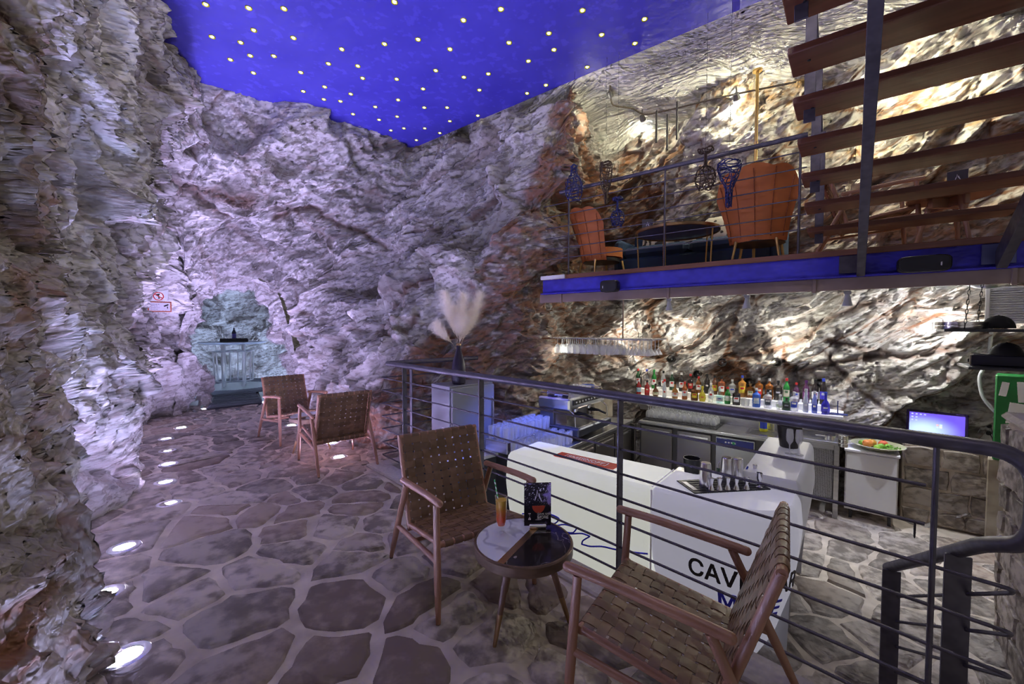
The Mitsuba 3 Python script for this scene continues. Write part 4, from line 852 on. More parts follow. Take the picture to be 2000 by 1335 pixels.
part(k, 'glass_symbol', moved(prism(Polygon([(-.035, .035), (.015, .035), (-.004, 0), (-.004, -.028), (.01, -.036), (-.03, -.036), (-.016, -.028), (-.016, 0)]), .001), (0, -.0002, 0), rx=90), 'black', smooth=False, to=TM(A2), label='black glass symbol')
# ------------------------------------------------------------------ steel counters of the bar
def mbox(parent, name, s0, s1, n0, n1, z0, z1, mt, r=.004, label=None):
    return part(parent, name, mf((abs(s1 - s0), abs(n1 - n0), abs(z1 - z0)), (s0 + s1) / 2, (n0 + n1) / 2, (z0 + z1) / 2, r), mt, label=label)
ST = 'brushed_steel'
k = thing('back_counter', 'stainless steel fridge counter with three doors and dishwasher under the bottle shelf', 'counter')
mbox(k, 'worktop', -2.35, -.70, 5.80, 6.78, .115, .15, ST); mbox(k, 'body', -2.35, -.72, 5.86, 6.76, -.62, .115, solid((.10, .10, .10), .35, .7)); mbox(k, 'upstand', -2.35, -.70, 6.33, 6.36, .15, .30, ST)
mbox(k, 'plinth', -2.33, -.74, 5.92, 6.7, LOW, -.62, 'black')
for a, b in ((1218, 1240), (1252, 1312), (1322, 1388)):
    sa, sb = (float(onplane(x, 880, 5.83)[:2] @ E1) for x in (a, b)); d = mbox(k, 'door', sa, sb, 5.825, 5.862, -.60, .085, solid((.30, .29, .28), .25, .95))
    mbox(d, 'handle', sa + .03, sb - .03, 5.812, 5.83, .02, .045, 'chrome')
sa, sb = (float(onplane(x, 880, 5.83)[:2] @ E1) for x in (1398, 1474))
d = mbox(k, 'dishwasher', sa, sb, 5.815, 5.862, -.60, .09, solid((.50, .52, .56), .25, .9)); mbox(d, 'control_panel', sa + .01, sb - .01, 5.806, 5.816, -.015, .075, solid((.03, .04, .22), .3), label='dark blue control strip')
mbox(d, 'display', (sa + sb) / 2 - .03, (sa + sb) / 2 + .01, 5.802, 5.808, .015, .05, solid((.02, .30, .12), .3)); 
for i in range(4): mbox(d, 'button', sa + .11 + .035 * i, sa + .13 + .035 * i, 5.802, 5.808, .025, .042, 'white_plastic', .002)
s0g, s1g = -2.33, float(onz(1400, 838, .16)[:2] @ E1)
k = thing('drain_grid', 'black ribbed drain grid on the steel counter under the upturned glasses', 'drain grid'); mbox(k, 'tray', s0g, s1g, 5.90, 6.32, .151, .160, 'black')
for i in range(40): s = s0g + .02 + (s1g - s0g - .04) * i / 39; mbox(k, 'rib', s - .006, s + .006, 5.91, 6.31, .160, .168, solid((.06, .06, .065), .3, .5), .002)
sk = thing('sink', 'small steel sink basin at the right end of the counter', 'sink'); pb = onz(1492, 845, .152); sb_, nb_ = float(pb[:2] @ E1), float(pb[:2] @ E2)
ringp = sbox(-.16, -.14, .16, .14).buffer(.03).difference(sbox(-.13, -.11, .13, .11).buffer(.02)); part(sk, 'rim', frame_mesh(prism(ringp, .004), E1, E2, [*pb[:2], .150]), 'chrome'); part(sk, 'basin', frame_mesh(prism(sbox(-.13, -.11, .13, .11).buffer(.02), .001), E1, E2, [*pb[:2], .1505]), solid((.12, .12, .12), .3, .8))
part(sk, 'tap', tube(bend([M(sb_ + .08, nb_ + .22, .15), M(sb_ + .08, nb_ + .22, .36), M(sb_ - .02, nb_ + .06, .38), M(sb_ - .02, nb_ + .05, .32)], .05), .011, 10), 'chrome', True)
# bottle shelf
k = thing('bottle_shelf', 'white stepped shelf along the rock carrying the bottles', 'shelf')
mbox(k, 'board', -2.66, -.05, 6.365, 6.95, .385, .417, 'bright_white'); mbox(k, 'step', -2.66, -.2, 6.56, 6.98, .417, .50, 'bright_white'); mbox(k, 'back_panel', -2.66, -.1, 6.62, 6.66, .15, .386, solid((.45, .45, .46), .35, .3)); mbox(k, 'bracket', -.12, -.08, 6.4, 6.9, .15, .386, ST)
# left steel counter, espresso machine
k = thing('side_counter', 'steel under-counter fridges on the left of the bar below the coffee machine', 'counter')
mbox(k, 'worktop', -3.1, -2.42, 3.48, 5.78, .112, .15, ST); mbox(k, 'body', -3.08, -2.46, 3.5, 5.76, -.70, .112, solid((.12, .12, .12), .35, .7))
for i in range(4): d = mbox(k, 'door', -2.462, -2.43, 3.55 + .56 * i, 4.07 + .56 * i, -.62, .06, solid((.30, .29, .28), .25, .95)); mbox(d, 'handle', -2.432, -2.415, 3.6 + .56 * i, 4.02 + .56 * i, .0, .025, 'chrome')
k = thing('espresso_machine', 'chrome and black two-group espresso machine on the left counter', 'espresso machine')
mbox(k, 'drip_tray', -2.98, -2.44, 4.25, 5.12, .20, .30, solid((.12, .13, .17), .25, .8), .015); mbox(k, 'drip_grid', -2.80, -2.47, 4.30, 5.08, .30, .308, 'chrome'); mbox(k, 'column', -3.0, -2.80, 4.27, 5.10, .30, .56, solid((.2, .2, .22), .25, .8))
mbox(k, 'head', -3.0, -2.55, 4.22, 5.14, .50, .645, 'chrome', .02); mbox(k, 'control_strip', -2.555, -2.54, 4.30, 5.10, .56, .62, 'black'); 
for i in range(10): mbox(k, 'button', -2.542, -2.534, 4.36 + .075 * i, 4.385 + .075 * i, .58, .60, 'white_plastic', .002)
for n_ in (4.52, 4.86):
    g = part(k, 'group_head', frame_mesh(cyl(.035, .06, -.06), E1, E2, M(-2.64, n_, .50)), 'chrome'); part(g, 'portafilter', tube([M(-2.64, n_, .43), M(-2.50, n_, .43), M(-2.40, n_, .40)], [.03, .014, .013], 10), 'black', True); part(g, 'spout', rod(M(-2.64, n_, .42), M(-2.62, n_, .37), .012), 'chrome')
for n_ in (4.27, 5.09):
    part(k, 'steam_wand', tube(bend([M(-2.57, n_, .50), M(-2.5, n_, .46), M(-2.49, n_, .32)], .04), .006, 8), 'chrome', True); part(k, 'foot', frame_mesh(cyl(.02, .05), E1, E2, M(-2.55, n_, .15)), 'chrome')
part(k, 'rail', tube(bend([M(-2.97, 4.25, .69), M(-2.58, 4.25, .69), M(-2.58, 5.1, .69), M(-2.97, 5.1, .69)], .03), .006, 8), 'chrome', True)
cup = mikit.ply(lathe([(0, .0), (.022, .0), (.036, .05), (.038, .062), (.035, .062), (.02, .006), (0, .006)], 16), 'white_plastic', smooth=40)
for i in range(3):
    for j in range(5): solo('coffee_cup', cup, None, 'white cup in the rows on top of the espresso machine', 'cup', 'cups on the espresso machine', to=TW(M(-2.92 + .10 * i, 4.60 + .1 * j, .646)))
tw = trimesh.creation.icosphere(4, .1); v = np.array(tw.vertices) * [1.3, 1, .55]; v += (meshkit.fbm(v * 22, 3, 3) - .5)[:, None] * .06; tw = trimesh.Trimesh(v, tw.faces)
solo('folded_cloth', frame_mesh(tw, E1, E2, M(-2.83, 4.40, .675)), solid((.62, .64, .78), .9), 'crumpled pale cloth on the left end of the espresso machine', 'cloth', smooth=True)
k = thing('coffee_grinder', 'dark boxy panel with worn brown top left of the espresso machine', 'grinder'); o = at(1090, 800, 5.15); A = facing(o)
part(k, 'panel', rbox((.25, .10, .17), (0, 0, .11), .004), solid((.02, .02, .045), .4), to=TM(A)); part(k, 'top', rbox((.25, .12, .055), (0, .0, .225), .006), solid((.20, .13, .09), .6), to=TM(A)); part(k, 'base', rbox((.22, .10, .40), (0, .02, -.17), .006), solid((.2, .16, .12), .6), to=TM(A))
k = thing('tub', 'white plastic tub with blue lid behind the espresso machine', 'tub'); o = onplane(1147, 752, 5.6); o[2] -= .0
part(k, 'body', lathe([(0, -.22), (.09, -.22), (.105, -.02), (.10, -.02), (0, -.02)], 28), 'white_plastic', 40, to=TW(o)); part(k, 'lid', lathe([(.108, -.03), (.112, -.025), (.112, 0), (.105, .008), (0, .008)], 28), solid((.03, .06, .30), .4), 40, to=TW(o)); 
solo('stone_ledge', mf((.5, .62, .34), -2.98, 5.47, .322, .02), 'rock_ledge', 'rough stone ledge behind the espresso machine under the tub', 'ledge')
mat('rock_ledge', mikit.proc(lambda p, n, uv: MX((.16, .12, .08), (.42, .38, .30), FB(p.x * 8, p.y * 8, p.z * 8, 4))), .8)
# glass tumblers left
tmb = mikit.ply(lathe([(0, .004), (.026, 0), (.033, .13), (.0315, .13), (.025, .008), (0, .01)], 14), 'clear_glass', smooth=40)
for i in range(6):
    for j in range(11):
        zt = .151 + (.13 if i < 3 else 0); solo('tumbler', tmb, None, 'clear tumbler among the crowd of glasses on the left counter', 'glass', 'clear tumblers crowded on the left counter', to=TW(M(-3.04 + .105 * i + .01 * (j % 2), 3.40 + .078 * j, zt), 0, 1.05))
k = thing('glass_riser', 'low steel riser under the back rows of tumblers', 'riser'); mbox(k, 'top', -3.09, -2.78, 3.36, 4.22, .268, .28, ST); mbox(k, 'side', -3.09, -2.78, 3.36, 3.375, .151, .268, ST); mbox(k, 'side', -3.09, -2.78, 4.205, 4.22, .151, .268, ST)
scene['blue_led_strip'] = mikit.ply(mf((.03, .8, .01), -3.09, 3.8, .60), 'lens'); scene['blue_led_strip']['emitter'] = {'type': 'area', 'radiance': rgb((4, 6, 40))}
del scene['blue_led_strip']
# upturned wine glasses under the shelf
wg = mikit.ply(lathe([(.036, 0), (.040, .03), (.038, .06), (.022, .092), (.006, .102), (.0045, .165), (.03, .172), (.031, .175), (.0, .176)], 16), 'clear_glass', smooth=40)
for i in range(3):
    for j in range(16): solo('upturned_wine_glass', wg, None, 'clear wine glass standing upside down on the black drain grid', 'wine glass', 'upturned wine glasses under the bottle shelf', to=TW(M(-2.30 + (s1g - .02 + 2.30) * j / 16, 6.05 + .095 * i, .169), 0, 1.0))
# hanging glass rack
k = thing('glass_rack', 'steel overhead rack hung from the balcony holding stemmed glasses', 'glass rack'); RZ_ = 1.335
for n_ in np.linspace(4.95, 5.43, 9): part(k, 'runner', rod(M(-3.30, n_, RZ_), M(-1.85, n_, RZ_), .006, n=6), 'chrome', True)
for s in (-3.30, -2.6, -1.85): part(k, 'crossbar', rod(M(s, 4.93, RZ_ + .008), M(s, 5.45, RZ_ + .008), .007, n=6), 'chrome', True)
part(k, 'hanger', rod(M(-2.33, 5.2, RZ_), M(-2.33, 5.2, 1.95), .009, n=8), 'brown_cladding', True); part(k, 'wall_arm', rod(M(-3.85, 4.98, RZ_ - .03), M(-3.28, 4.98, RZ_), .012, n=8), 'chair_wood', True); part(k, 'brace', rod(M(-3.85, 4.98, RZ_ + .18), M(-3.5, 4.98, RZ_), .006, n=6), 'black', True)
hg = mikit.ply(lathe([(.036, -.20), (.042, -.165), (.040, -.13), (.022, -.095), (.005, -.085), (.0045, -.015), (.03, -.006), (.031, -.002), (0, -.0)], 16), 'clear_glass', smooth=40)
hg2 = mikit.ply(lathe([(.045, -.19), (.046, -.185), (.004, -.11), (.004, -.015), (.03, -.006), (.031, -.002), (0, 0)], 16), 'clear_glass', smooth=40)
for i in range(4):
    for j in range(14):
        solo('hanging_stem_glass', hg if j < 9 else hg2, None, 'stemmed glass hanging upside down in the overhead rack', 'wine glass', 'stemmed glasses hanging in the overhead rack', to=TW(M(-3.22 + .1 * j, 5.01 + .12 * i, RZ_ + .012), 0, 1.1))
# ------------------------------------------------------------------ bottles
def prof_bottle(kind, h, r):
    if kind == 'std': return [(0, 0), (r * .9, 0), (r, .01), (r, h * .58), (r * .85, h * .66), (r * .42, h * .77), (r * .36, h * .80), (r * .36, h * .93), (0, h * .93)]
    if kind == 'wine': return [(0, 0), (r * .92, 0), (r, .01), (r, h * .62), (r * .8, h * .70), (r * .38, h * .80), (r * .36, h * .95), (0, h * .95)]
    if kind == 'round': return [(0, 0), (r * 1.0, 0), (r * 1.25, h * .2), (r * 1.2, h * .40), (r * .75, h * .56), (r * .36, h * .64), (r * .34, h * .9), (0, h * .9)]
    if kind == 'slim': return [(0, 0), (r * .75, 0), (r * .8, .01), (r * .78, h * .5), (r * .45, h * .72), (r * .33, h * .78), (r * .33, h * .94), (0, h * .94)]
    return [(0, 0), (r * .95, 0), (r * 1.05, .01), (r * 1.05, h * .66), (r * .95, h * .71), (r * .38, h * .77), (r * .38, h * .92), (0, h * .92)]
G = dict(dkgreen=(.012, .05, .02), green=(.015, .20, .03), clear=None, dark=(.02, .014, .012), amber=(.20, .065, .012), gold=(.34, .15, .03), red=(.32, .02, .02), brown=(.12, .04, .015), rum=(.22, .06, .025), yellow=(.62, .52, .03), teal=None, blue=(.03, .10, .45), frost=(.50, .53, .58), frostblue=(.22, .27, .60), purple=(.07, .02, .06), deep=(.03, .025, .35), orange=(.34, .09, .02))
WHT, BLK, REDC, BLUC, CRM, YEL, ORG, SIL = (.75, .75, .74), (.015, .015, .015), (.5, .03, .03), (.04, .07, .42), (.66, .6, .42), (.65, .52, .05), (.6, .2, .04), (.5, .5, .5)
glassmat('teal_glass', (.70, .93, .95))
names = {WHT: 'white', BLK: 'black', REDC: 'red', BLUC: 'blue', CRM: 'cream', YEL: 'yellow', ORG: 'orange', SIL: 'silver'}
ROWB = [(200, 'std', .31, 'dkgreen', WHT, REDC, 'dark green'), (275, 'std', .31, 'clear', WHT, BLUC, 'clear'), (335, 'std', .31, 'green', WHT, (.02, .25, .05), 'bright green'), (415, 'std', .30, 'clear', WHT, BLK, 'clear'), (487, 'std', .29, 'dkgreen', WHT, WHT, 'dark green'), (568, 'std', .29, 'dark', WHT, WHT, 'dark'), (645, 'std', .28, 'dark', REDC, REDC, 'black'), (715, 'std', .25, 'amber', WHT, REDC, 'amber'), (785, 'wine', .30, 'dark', BLK, BLK, 'black'), (850, 'std', .28, 'brown', YEL, BLK, 'brown'), (910, 'square', .27, 'rum', WHT, BLK, 'red-brown'), (1000, 'square', .24, 'clear', SIL, SIL, 'clear'), (1085, 'square', .31, 'gold', YEL, BLUC, 'golden'), (1155, 'square', .20, 'amber', CRM, (.3, .2, .1), 'short amber'), (1228, 'square', .29, 'amber', REDC, SIL, 'amber'), (1315, 'square', .29, 'amber', BLK, SIL, 'amber'), (1390, 'square', .27, 'dark', BLK, BLK, 'dark square'), (1462, 'std', .31, 'green', CRM, REDC, 'green'), (1545, 'std', .26, 'purple', SIL, REDC, 'purple-brown'), (1628, 'wine', .30, 'purple', (.2, .06, .2), (.08, .02, .1), 'purple'), (1705, 'wine', .32, 'dark', WHT, BLK, 'dark'), (1775, 'wine', .34, 'dark', (.06, .05, .5), BLUC, 'dark')]
ROWF = [(207, 'std', .24, 'red', (.35, .55, .7), WHT, 'red'), (278, 'std', .24, 'red', REDC, BLK, 'red'), (350, 'round', .20, 'brown', CRM, BLK, 'small brown'), (425, 'slim', .28, 'frost', WHT, REDC, 'frosted'), (515, 'round', .25, 'gold', WHT, BLK, 'round golden'), (597, 'std', .27, 'orange', WHT, REDC, 'orange'), (680, 'square', .22, 'brown', YEL, BLK, 'brown'), (748, 'round', .22, 'yellow', YEL, YEL, 'yellow'), (820, 'std', .28, 'clear', WHT, WHT, 'clear'), (893, 'round', .23, 'teal', SIL, SIL, 'pale teal'), (962, 'std', .24, 'green', (.6, .65, .55), REDC, 'bright green'), (1037, 'square', .23, 'dark', WHT, BLK, 'black'), (1208, 'square', .26, 'blue', (.5, .6, .7), SIL, 'blue square'), (1305, 'square', .25, 'clear', (.05, .06, .08), BLK, 'clear square'), (1410, 'round', .20, 'clear', (.55, .65, .5), SIL, 'clear round'), (1465, 'square', .16, 'dkgreen', BLK, BLK, 'small dark green'), (1528, 'square', .25, 'clear', BLUC, SIL, 'clear'), (1628, 'slim', .30, 'frost', (.4, .42, .5), SIL, 'frosted'), (1703, 'slim', .28, 'frostblue', BLUC, SIL, 'frosted blue'), (1797, 'round', .28, 'deep', (.1, .09, .6), BLUC, 'deep blue')]
_done = {}
for row, nrow, zrow, back in ((ROWB, 6.68, .5005, True), (ROWF, 6.44, .4175, False)):
    for i, (x, kind, h, g, lab, cap, word) in enumerate(row):
        px = 1200 + x / 4.348; p = onplane(px, 760, nrow); o = np.array([p[0], p[1], zrow]); r = .037 if kind != 'wine' else .038; A = TM(facing(o)); h *= .98
        gm = 'clear_glass' if g == 'clear' else 'teal_glass' if g == 'teal' else solid(G[g], .08, 0, .8)
        base = f'{word} bottle with {names.get(lab, "coloured")} label and {names.get(cap, "coloured")} cap in the {"back" if back else "front"} row'
        prev = row[i - 1][6] if i else 'shelf end'
        lbl = base if base not in _done else f'{word} bottle with {names.get(lab, "coloured")} label beside the {prev} one, {"back" if back else "front"} row'
        _done[base] = 1
        k = thing('bottle', lbl, 'bottle', 'bottles on the white shelf')
        m = lathe(prof_bottle(kind, h, r), 20 if kind != 'square' else 4)
        if kind == 'square':
            m = moved(lathe([(a * 1.32 if b < h * .7 else a, b) for a, b in prof_bottle(kind, h, r)], 8), rz=22.5)
        part(k, 'glass', m, gm, 40, to=A)
        part(k, 'cap', lathe([(r * .42, h * .88), (r * .44, h * .885), (r * .44, h), (0, h)], 12), solid(cap, .35), 40, to=A)
        if kind == 'round': zl, zh, rl = h * .14, h * .36, r * 1.27
        elif kind == 'slim': zl, zh, rl = h * .12, h * .40, r * .82
        else: zl, zh, rl = h * .20, h * .50, r * (1.04 if kind != 'square' else 1.40)
        lb = part(k, 'label', arc_label(rl, zl, zh, 62 if kind != 'square' else 40), solid(lab, .5), True, to=A)
        mid = (zl + zh) / 2; ac = {WHT: REDC, BLK: SIL, REDC: CRM, YEL: REDC, CRM: (.1, .2, .08), SIL: BLUC}.get(lab, WHT)
        part(lb, 'emblem', arc_label(rl * 1.015, mid + .005, mid + (zh - zl) * .36, 26), solid(ac, .5), True, to=A)
gl = mikit.ply(lathe([(0, .004), (.030, 0), (.034, .09), (.0325, .09), (.028, .01), (0, .01)], 16), 'clear_glass', smooth=40)
for x in (1095, 1125): solo('rocks_glass', gl, None, 'short clear tumbler among the bottles in the front row', 'glass', 'short tumblers among the bottles', to=TW([*onplane(1200 + x / 4.348, 790, 6.44)[:2], .4175]))
solo('detergent_bottle', cat_([lathe([(0, 0), (.045, 0), (.05, .01), (.05, .15), (.03, .2), (.018, .22), (0, .22)], 20)]), solid((.66, .62, .03), .35), 'yellow detergent bottle with blue label by the sink', 'bottle', to=TW(M(float(onplane(1491, 840, 6.22)[:2] @ E1), 6.22, .151), 0, .95)); k = 'detergent_bottle'
part(k, 'label', arc_label(.0505, .04, .13, 60), solid(BLUC, .4), True, to=TM(facing(np.array([*onplane(1491, 840, 6.22)[:2], .151])) @ np.diag([.95, .95, .95, 1])))
solo('bar_tool', cat_([moved(rbox((.20, .10, .012), r=.004)), moved(rod([0, 0, 0], [0, 0, .16], .006))]), solid((.02, .03, .12), .4), 'dark tray with an upright stirrer at the right end of the bottle shelf', 'bar tool', to=TM(frame_mesh and A4([*E1, 0], [*E2, 0], [0, 0, 1], M(float(onplane(1636, 800, 6.5)[:2] @ E1), 6.5, .424))))
# speed rail bottles and shakers inside the bar
k = thing('speed_rail', 'steel speed rail behind the corner of the glowing bar', 'speed rail'); mbox(k, 'tray', -.98, -.66, 3.46, 3.60, .02, .12, ST)
for i, (x, c, cc) in enumerate(((1403, 'dkgreen', SIL), (1411, 'purple', (.2, .1, .25)), (1428, 'rum', SIL), (1447, 'frost', SIL), (1458, 'rum', BLUC))):
    p = onplane(x, 900, 3.53); o = np.array([p[0], p[1], .115]); k = thing('pouring_bottle', f'{["dark green", "purple-capped", "red-brown", "frosted", "blue-capped brown"][i]} bottle standing in the speed rail behind the shakers', 'bottle', 'bottles in the speed rail')
    part(k, 'glass', lathe(prof_bottle('std', .30, .033), 16), solid(G[c], .08, 0, .8), 40, to=TW(o)); part(k, 'pourer', tube([[0, 0, .28], [0, 0, .31], [.012, 0, .335]], .006, 8), solid(cc, .3, .5), True, to=TW(o))
add_lathe('scoop_bin', [(0, 0), (.07, 0), (.085, .17), (.08, .17), (.066, .01), (0, .01)], 'black', 1351, 925, .27, 'black plastic bin behind the bar top left of the shakers', 'bin', n=24, s=.8)
solo('bin_block', mf((.3, .24, .9), float(onz(1351, 925, .27)[:2] @ E1), float(onz(1351, 925, .27)[:2] @ E2) + .02, -.185), solid((.3, .3, .31), .3, .8), 'steel cabinet inside the bar under the black bin', 'cabinet')
# ------------------------------------------------------------------ right end: table, white cabinet, fruit
k = thing('steel_table', 'stainless table with perforated panel and square legs right of the bar', 'table')
mbox(k, 'worktop', -.70, -.06, 6.13, 6.85, .112, .15, ST); mbox(k, 'apron', -.68, -.08, 6.15, 6.17, .05, .112, ST)
for s in (-.66, -.10):
    for n_ in (6.17, 6.8): mbox(k, 'leg', s - .025, s + .025, n_ - .025, n_ + .025, LOW, .112, ST)
mbox(k, 'lower_rail', -.66, -.10, 6.15, 6.19, -.58, -.54, ST)
mat('perforated', mikit.proc(lambda p, n, uv: MX((.03, .03, .03), (.42, .42, .43), SS(.25, .4, dr.sqrt(dr.square((p.x * E1[0] + p.y * E1[1]) * 60 - dr.floor((p.x * E1[0] + p.y * E1[1]) * 60) - .5) + dr.square(p.z * 60 - dr.floor(p.z * 60) - .5))))), .35, .6)
mbox(k, 'perforated_panel', -.63, -.13, 6.19, 6.20, -.54, .05, 'perforated')
pot = [(0, 0), (.055, 0), (.055, .055), (.052, .055), (.05, .004), (0, .004)]
p = onz(1621, 858, .151); k = thing('steel_pan', 'small steel pan with handle on the right table', 'pan'); part(k, 'body', lathe(pot, 24), 'chrome', 40, to=TW(p)); part(k, 'handle', rod([-.05, 0, .045], [-.15, .03, .05], .006), 'chrome', True, to=TW(p))
p = onz(1646, 872, .151); k = thing('canister_stack', 'stack of three round steel tins at the front of the right table', 'tins')
for i in range(3): part(k, 'tin', cyl(.045, .042, .045 * i, 24, .004), 'chrome', 40, to=TW(p))
k = thing('white_cabinet', 'white cabinet on short black legs at the right of the bar, carrying the fruit dish', 'cabinet'); CA, CB = -.02, .44
mbox(k, 'body', CA, CB, 6.20, 6.82, -.62, .06, solid((.62, .61, .60), .5)); mbox(k, 'top', CA - .01, CB + .01, 6.17, 6.84, .06, .087, 'white_plastic'); mbox(k, 'door', CA + .01, CB - .01, 6.178, 6.20, -.60, .05, solid((.66, .65, .64), .45))
for s in (CA + .06, CB - .06): mbox(k, 'foot', s - .015, s + .015, 6.26, 6.29, LOW, -.62, 'black')
fp = onz(1714, 877, .092); add_lathe('fruit_dish', [(0, 0), (.10, 0), (.20, .035), (.245, .06), (.24, .064), (.19, .042), (.09, .008), (0, .008)], solid((.36, .37, .25), .25), 1714, 877, .0885, 'wide shallow greenish dish on the white cabinet', 'dish', n=40)
fr_ = trimesh.creation.icosphere(3, 1.0)
for i, (dx_, dy_, r, c, w) in enumerate(((-.09, -.02, .048, ORG, 'orange at the left of the dish'), (-.05, .06, .045, (.6, .3, .05), 'orange behind the first one'), (.03, -.03, .033, (.16, .36, .03), 'lime in the middle of the dish'), (.09, .0, .032, (.18, .40, .04), 'lime at the right of the dish'), (-.01, -.10, .030, (.22, .42, .04), 'lime at the front of the dish'), (.05, .07, .045, (.55, .10, .04), 'red fruit at the back of the dish'), (-.14, .05, .030, (.20, .40, .04), 'lime at the far left of the dish'))):
    o = fp + [dx_ * E1[0] + dy_ * E2[0], dx_ * E1[1] + dy_ * E2[1], .012 + r * .95]; k = thing('fruit', f'{w} on the white cabinet', 'fruit', 'fruit in the dish')
    f2 = fr_.copy(); v = np.array(f2.vertices) * [1, 1, .92 if c[1] < .32 else 1.1]; v[:, 2] -= .10 * np.exp(-((v[:, 0] ** 2 + v[:, 1] ** 2) / .03)) * (v[:, 2] > 0); part(k, 'flesh', trimesh.Trimesh(v * r, f2.faces), solid(c, .4), True, to=TW(o)); part(k, 'stem', cyl(.003, .006, r * .82, 8), 'black', to=TW(o))
rh = np.random.default_rng(4); V, F = [], []
for i in range(160):
    c = fp + [*(E1 * (.12 + rh.normal(0, .035)) + E2 * rh.normal(-.06, .03)), .03 + rh.random() * .03]; a, b = rh.normal(0, .012, 3), rh.normal(0, .012, 3); n_ = len(V); V += [c, c + a, c + b]; F.append([n_, n_ + 1, n_ + 2])
solo('herb_sprigs', trimesh.Trimesh(V, F, process=False), solid((.15, .30, .05), .6), 'loose green herb leaves at the right of the fruit dish', 'herbs', smooth=False, kind='stuff')
# ------------------------------------------------------------------ masonry ledge, right pillar
def masonry(name, s0, s1, n0, n1, z0, z1, label, seed, faces):
    key = struct(name, mf((s1 - s0, n1 - n0, z1 - z0), (s0 + s1) / 2, (n0 + n1) / 2, (z0 + z1) / 2, .02), 'mortar', label)
    r = np.random.default_rng(seed)
    for ax, u0, u1 in faces:
        z = z0 + .01
        while z < z1 - .08:
            hh = min(r.uniform(.16, .26), z1 - z); u = u0
            while u < u1 - .05:
                w = min(r.uniform(.2, .42), u1 - u); a = w - .028; b = hh - .028
                ring = np.array([[-a / 2, -b / 2], [0, -b / 2 - .006], [a / 2, -b / 2], [a / 2 + .006, 0], [a / 2, b / 2], [0, b / 2 + .006], [-a / 2, b / 2], [-a / 2 - .006, 0]]) + r.normal(0, .010, (8, 2)); t = .018 + r.random() * .012
                V = np.vstack([np.c_[ring, np.zeros(8)], np.c_[ring * .93, np.full(8, t) + ring @ r.normal(0, .03, 2)], [[0, 0, t + .004]]]); i8_ = np.arange(8); j8 = (i8_ + 1) % 8
                F = np.vstack([np.c_[i8_, j8, j8 + 8], np.c_[i8_, j8 + 8, i8_ + 8], np.c_[i8_ + 8, j8 + 8, np.full(8, 16)]]); c, zc = u + w / 2, z + hh / 2
                if ax == 'n': B = A4([*E1, 0], [0, 0, 1], [*(-E2), 0], M(c, n0 - .001, zc))
                else: B = A4([*(-E2), 0], [0, 0, 1], [*(-E1), 0], M(s0 - .001, c, zc))
                m = trimesh.Trimesh(V, F, process=False); m.apply_transform(B); part(key, 'stone', m, f'flagstone_{r.integers(0, 3)}', smooth=50); u += w
            z += hh
    return key
masonry('wall_low', .50, 2.2, 6.62, 7.3, LOW, .16, 'low masonry ledge of squared stones carrying the till screen', 3, [('n', .5, 1.9)])
masonry('wall_side', .88, 1.6, 3.75, 4.55, LOW, .82, 'stone pillar at the right edge by the steps', 8, [('s', 3.75, 4.55), ('n', .88, 1.5)])
solo('pillar_cap', mf((.74, .9, .06), 1.23, 4.15, .855, .025), 'kerb_concrete', 'rounded pale stone slab on top of the right pillar', 'stone slab')
struct('wall_side', mf((.3, 3.4, 2.55), 1.75, 5.9, .53, .03), 'rock_ledge', 'dark plastered end wall at the right of the bar')
# till screen and clutter on the ledge
LZ = .161
p = onplane(1828, 848, 6.75); o = np.array([p[0], p[1], LZ]); A = facing(o, (.2, 0)); k = thing('till_screen', 'flat till screen showing a bright blue-violet desktop on the stone ledge', 'screen')
part(k, 'housing', moved(rbox((.50, .03, .32), (0, 0, .20), .008), rx=-8), solid((.03, .015, .10), .3), to=TM(A)); part(k, 'stand', cat_([rbox((.22, .16, .015), (0, .05, .008)), rbox((.06, .03, .12), (0, .05, .06))]), 'black', to=TM(A))
def scr(p, n, uv): 
    d = dr.sqrt(dr.square(uv.x - .28) + dr.square(uv.y - .25)); return MX((.20, .12, 1.0), (.8, 1.1, 2.2), SS(.75, .05, d)) * (2.0 ** -exposure)
V = moved(trimesh.Trimesh([[-.225, -.0165, .07], [.225, -.0165, .07], [.225, -.0165, .335], [-.225, -.0165, .335]], [[0, 1, 2], [0, 2, 3]], process=False), rx=-8)
part(k, 'display', dict(mikit.ply(V, 'black', uv=np.array([[0, 0], [1, 0], [1, 1], [0, 1.]])), emitter={'type': 'area', 'radiance': mikit.proc(scr), 'sampling_weight': .3}), None, to=TM(A))
for i in range(4):
    for j in range(3 if i < 2 else 1): part(k, 'icon', moved(rbox((.018, .002, .014), (-.20 + .035 * i, -.0185, .315 - .035 * j), .0005), rx=-8), 'icon_glow', to=TM(A), emit=([.5, .6, .9], .01))
for i, (ax, az) in enumerate(((0, 0), (.026, .002), (.0, -.024), (.026, -.022))): part(k, 'logo_pane', moved(moved(rbox((.023, .002, .02), r=.0005), (.01 + ax, -.0185, .21 + az), rz=0), rx=-8), 'icon_glow', to=TM(A), emit=([[.9, .5, .5], [.6, .9, .6], [.5, .7, 1.0], [.95, .9, .6]][i], .01))
mat('icon_glow', (.4, .4, .4), .5)
def on_ledge(px, n, z=LZ): p = onplane(px, 850, n); return np.array([p[0], p[1], z])
k = thing('receipt_printer', 'small dark box printer left of the till screen', 'printer'); A = TM(facing(on_ledge(1757, 6.72))); part(k, 'body', rbox((.19, .16, .11), (0, 0, .055), .012), solid((.035, .035, .06), .4), to=A); part(k, 'slot', rbox((.12, .004, .012), (0, -.081, .085), .001), 'black', to=A)
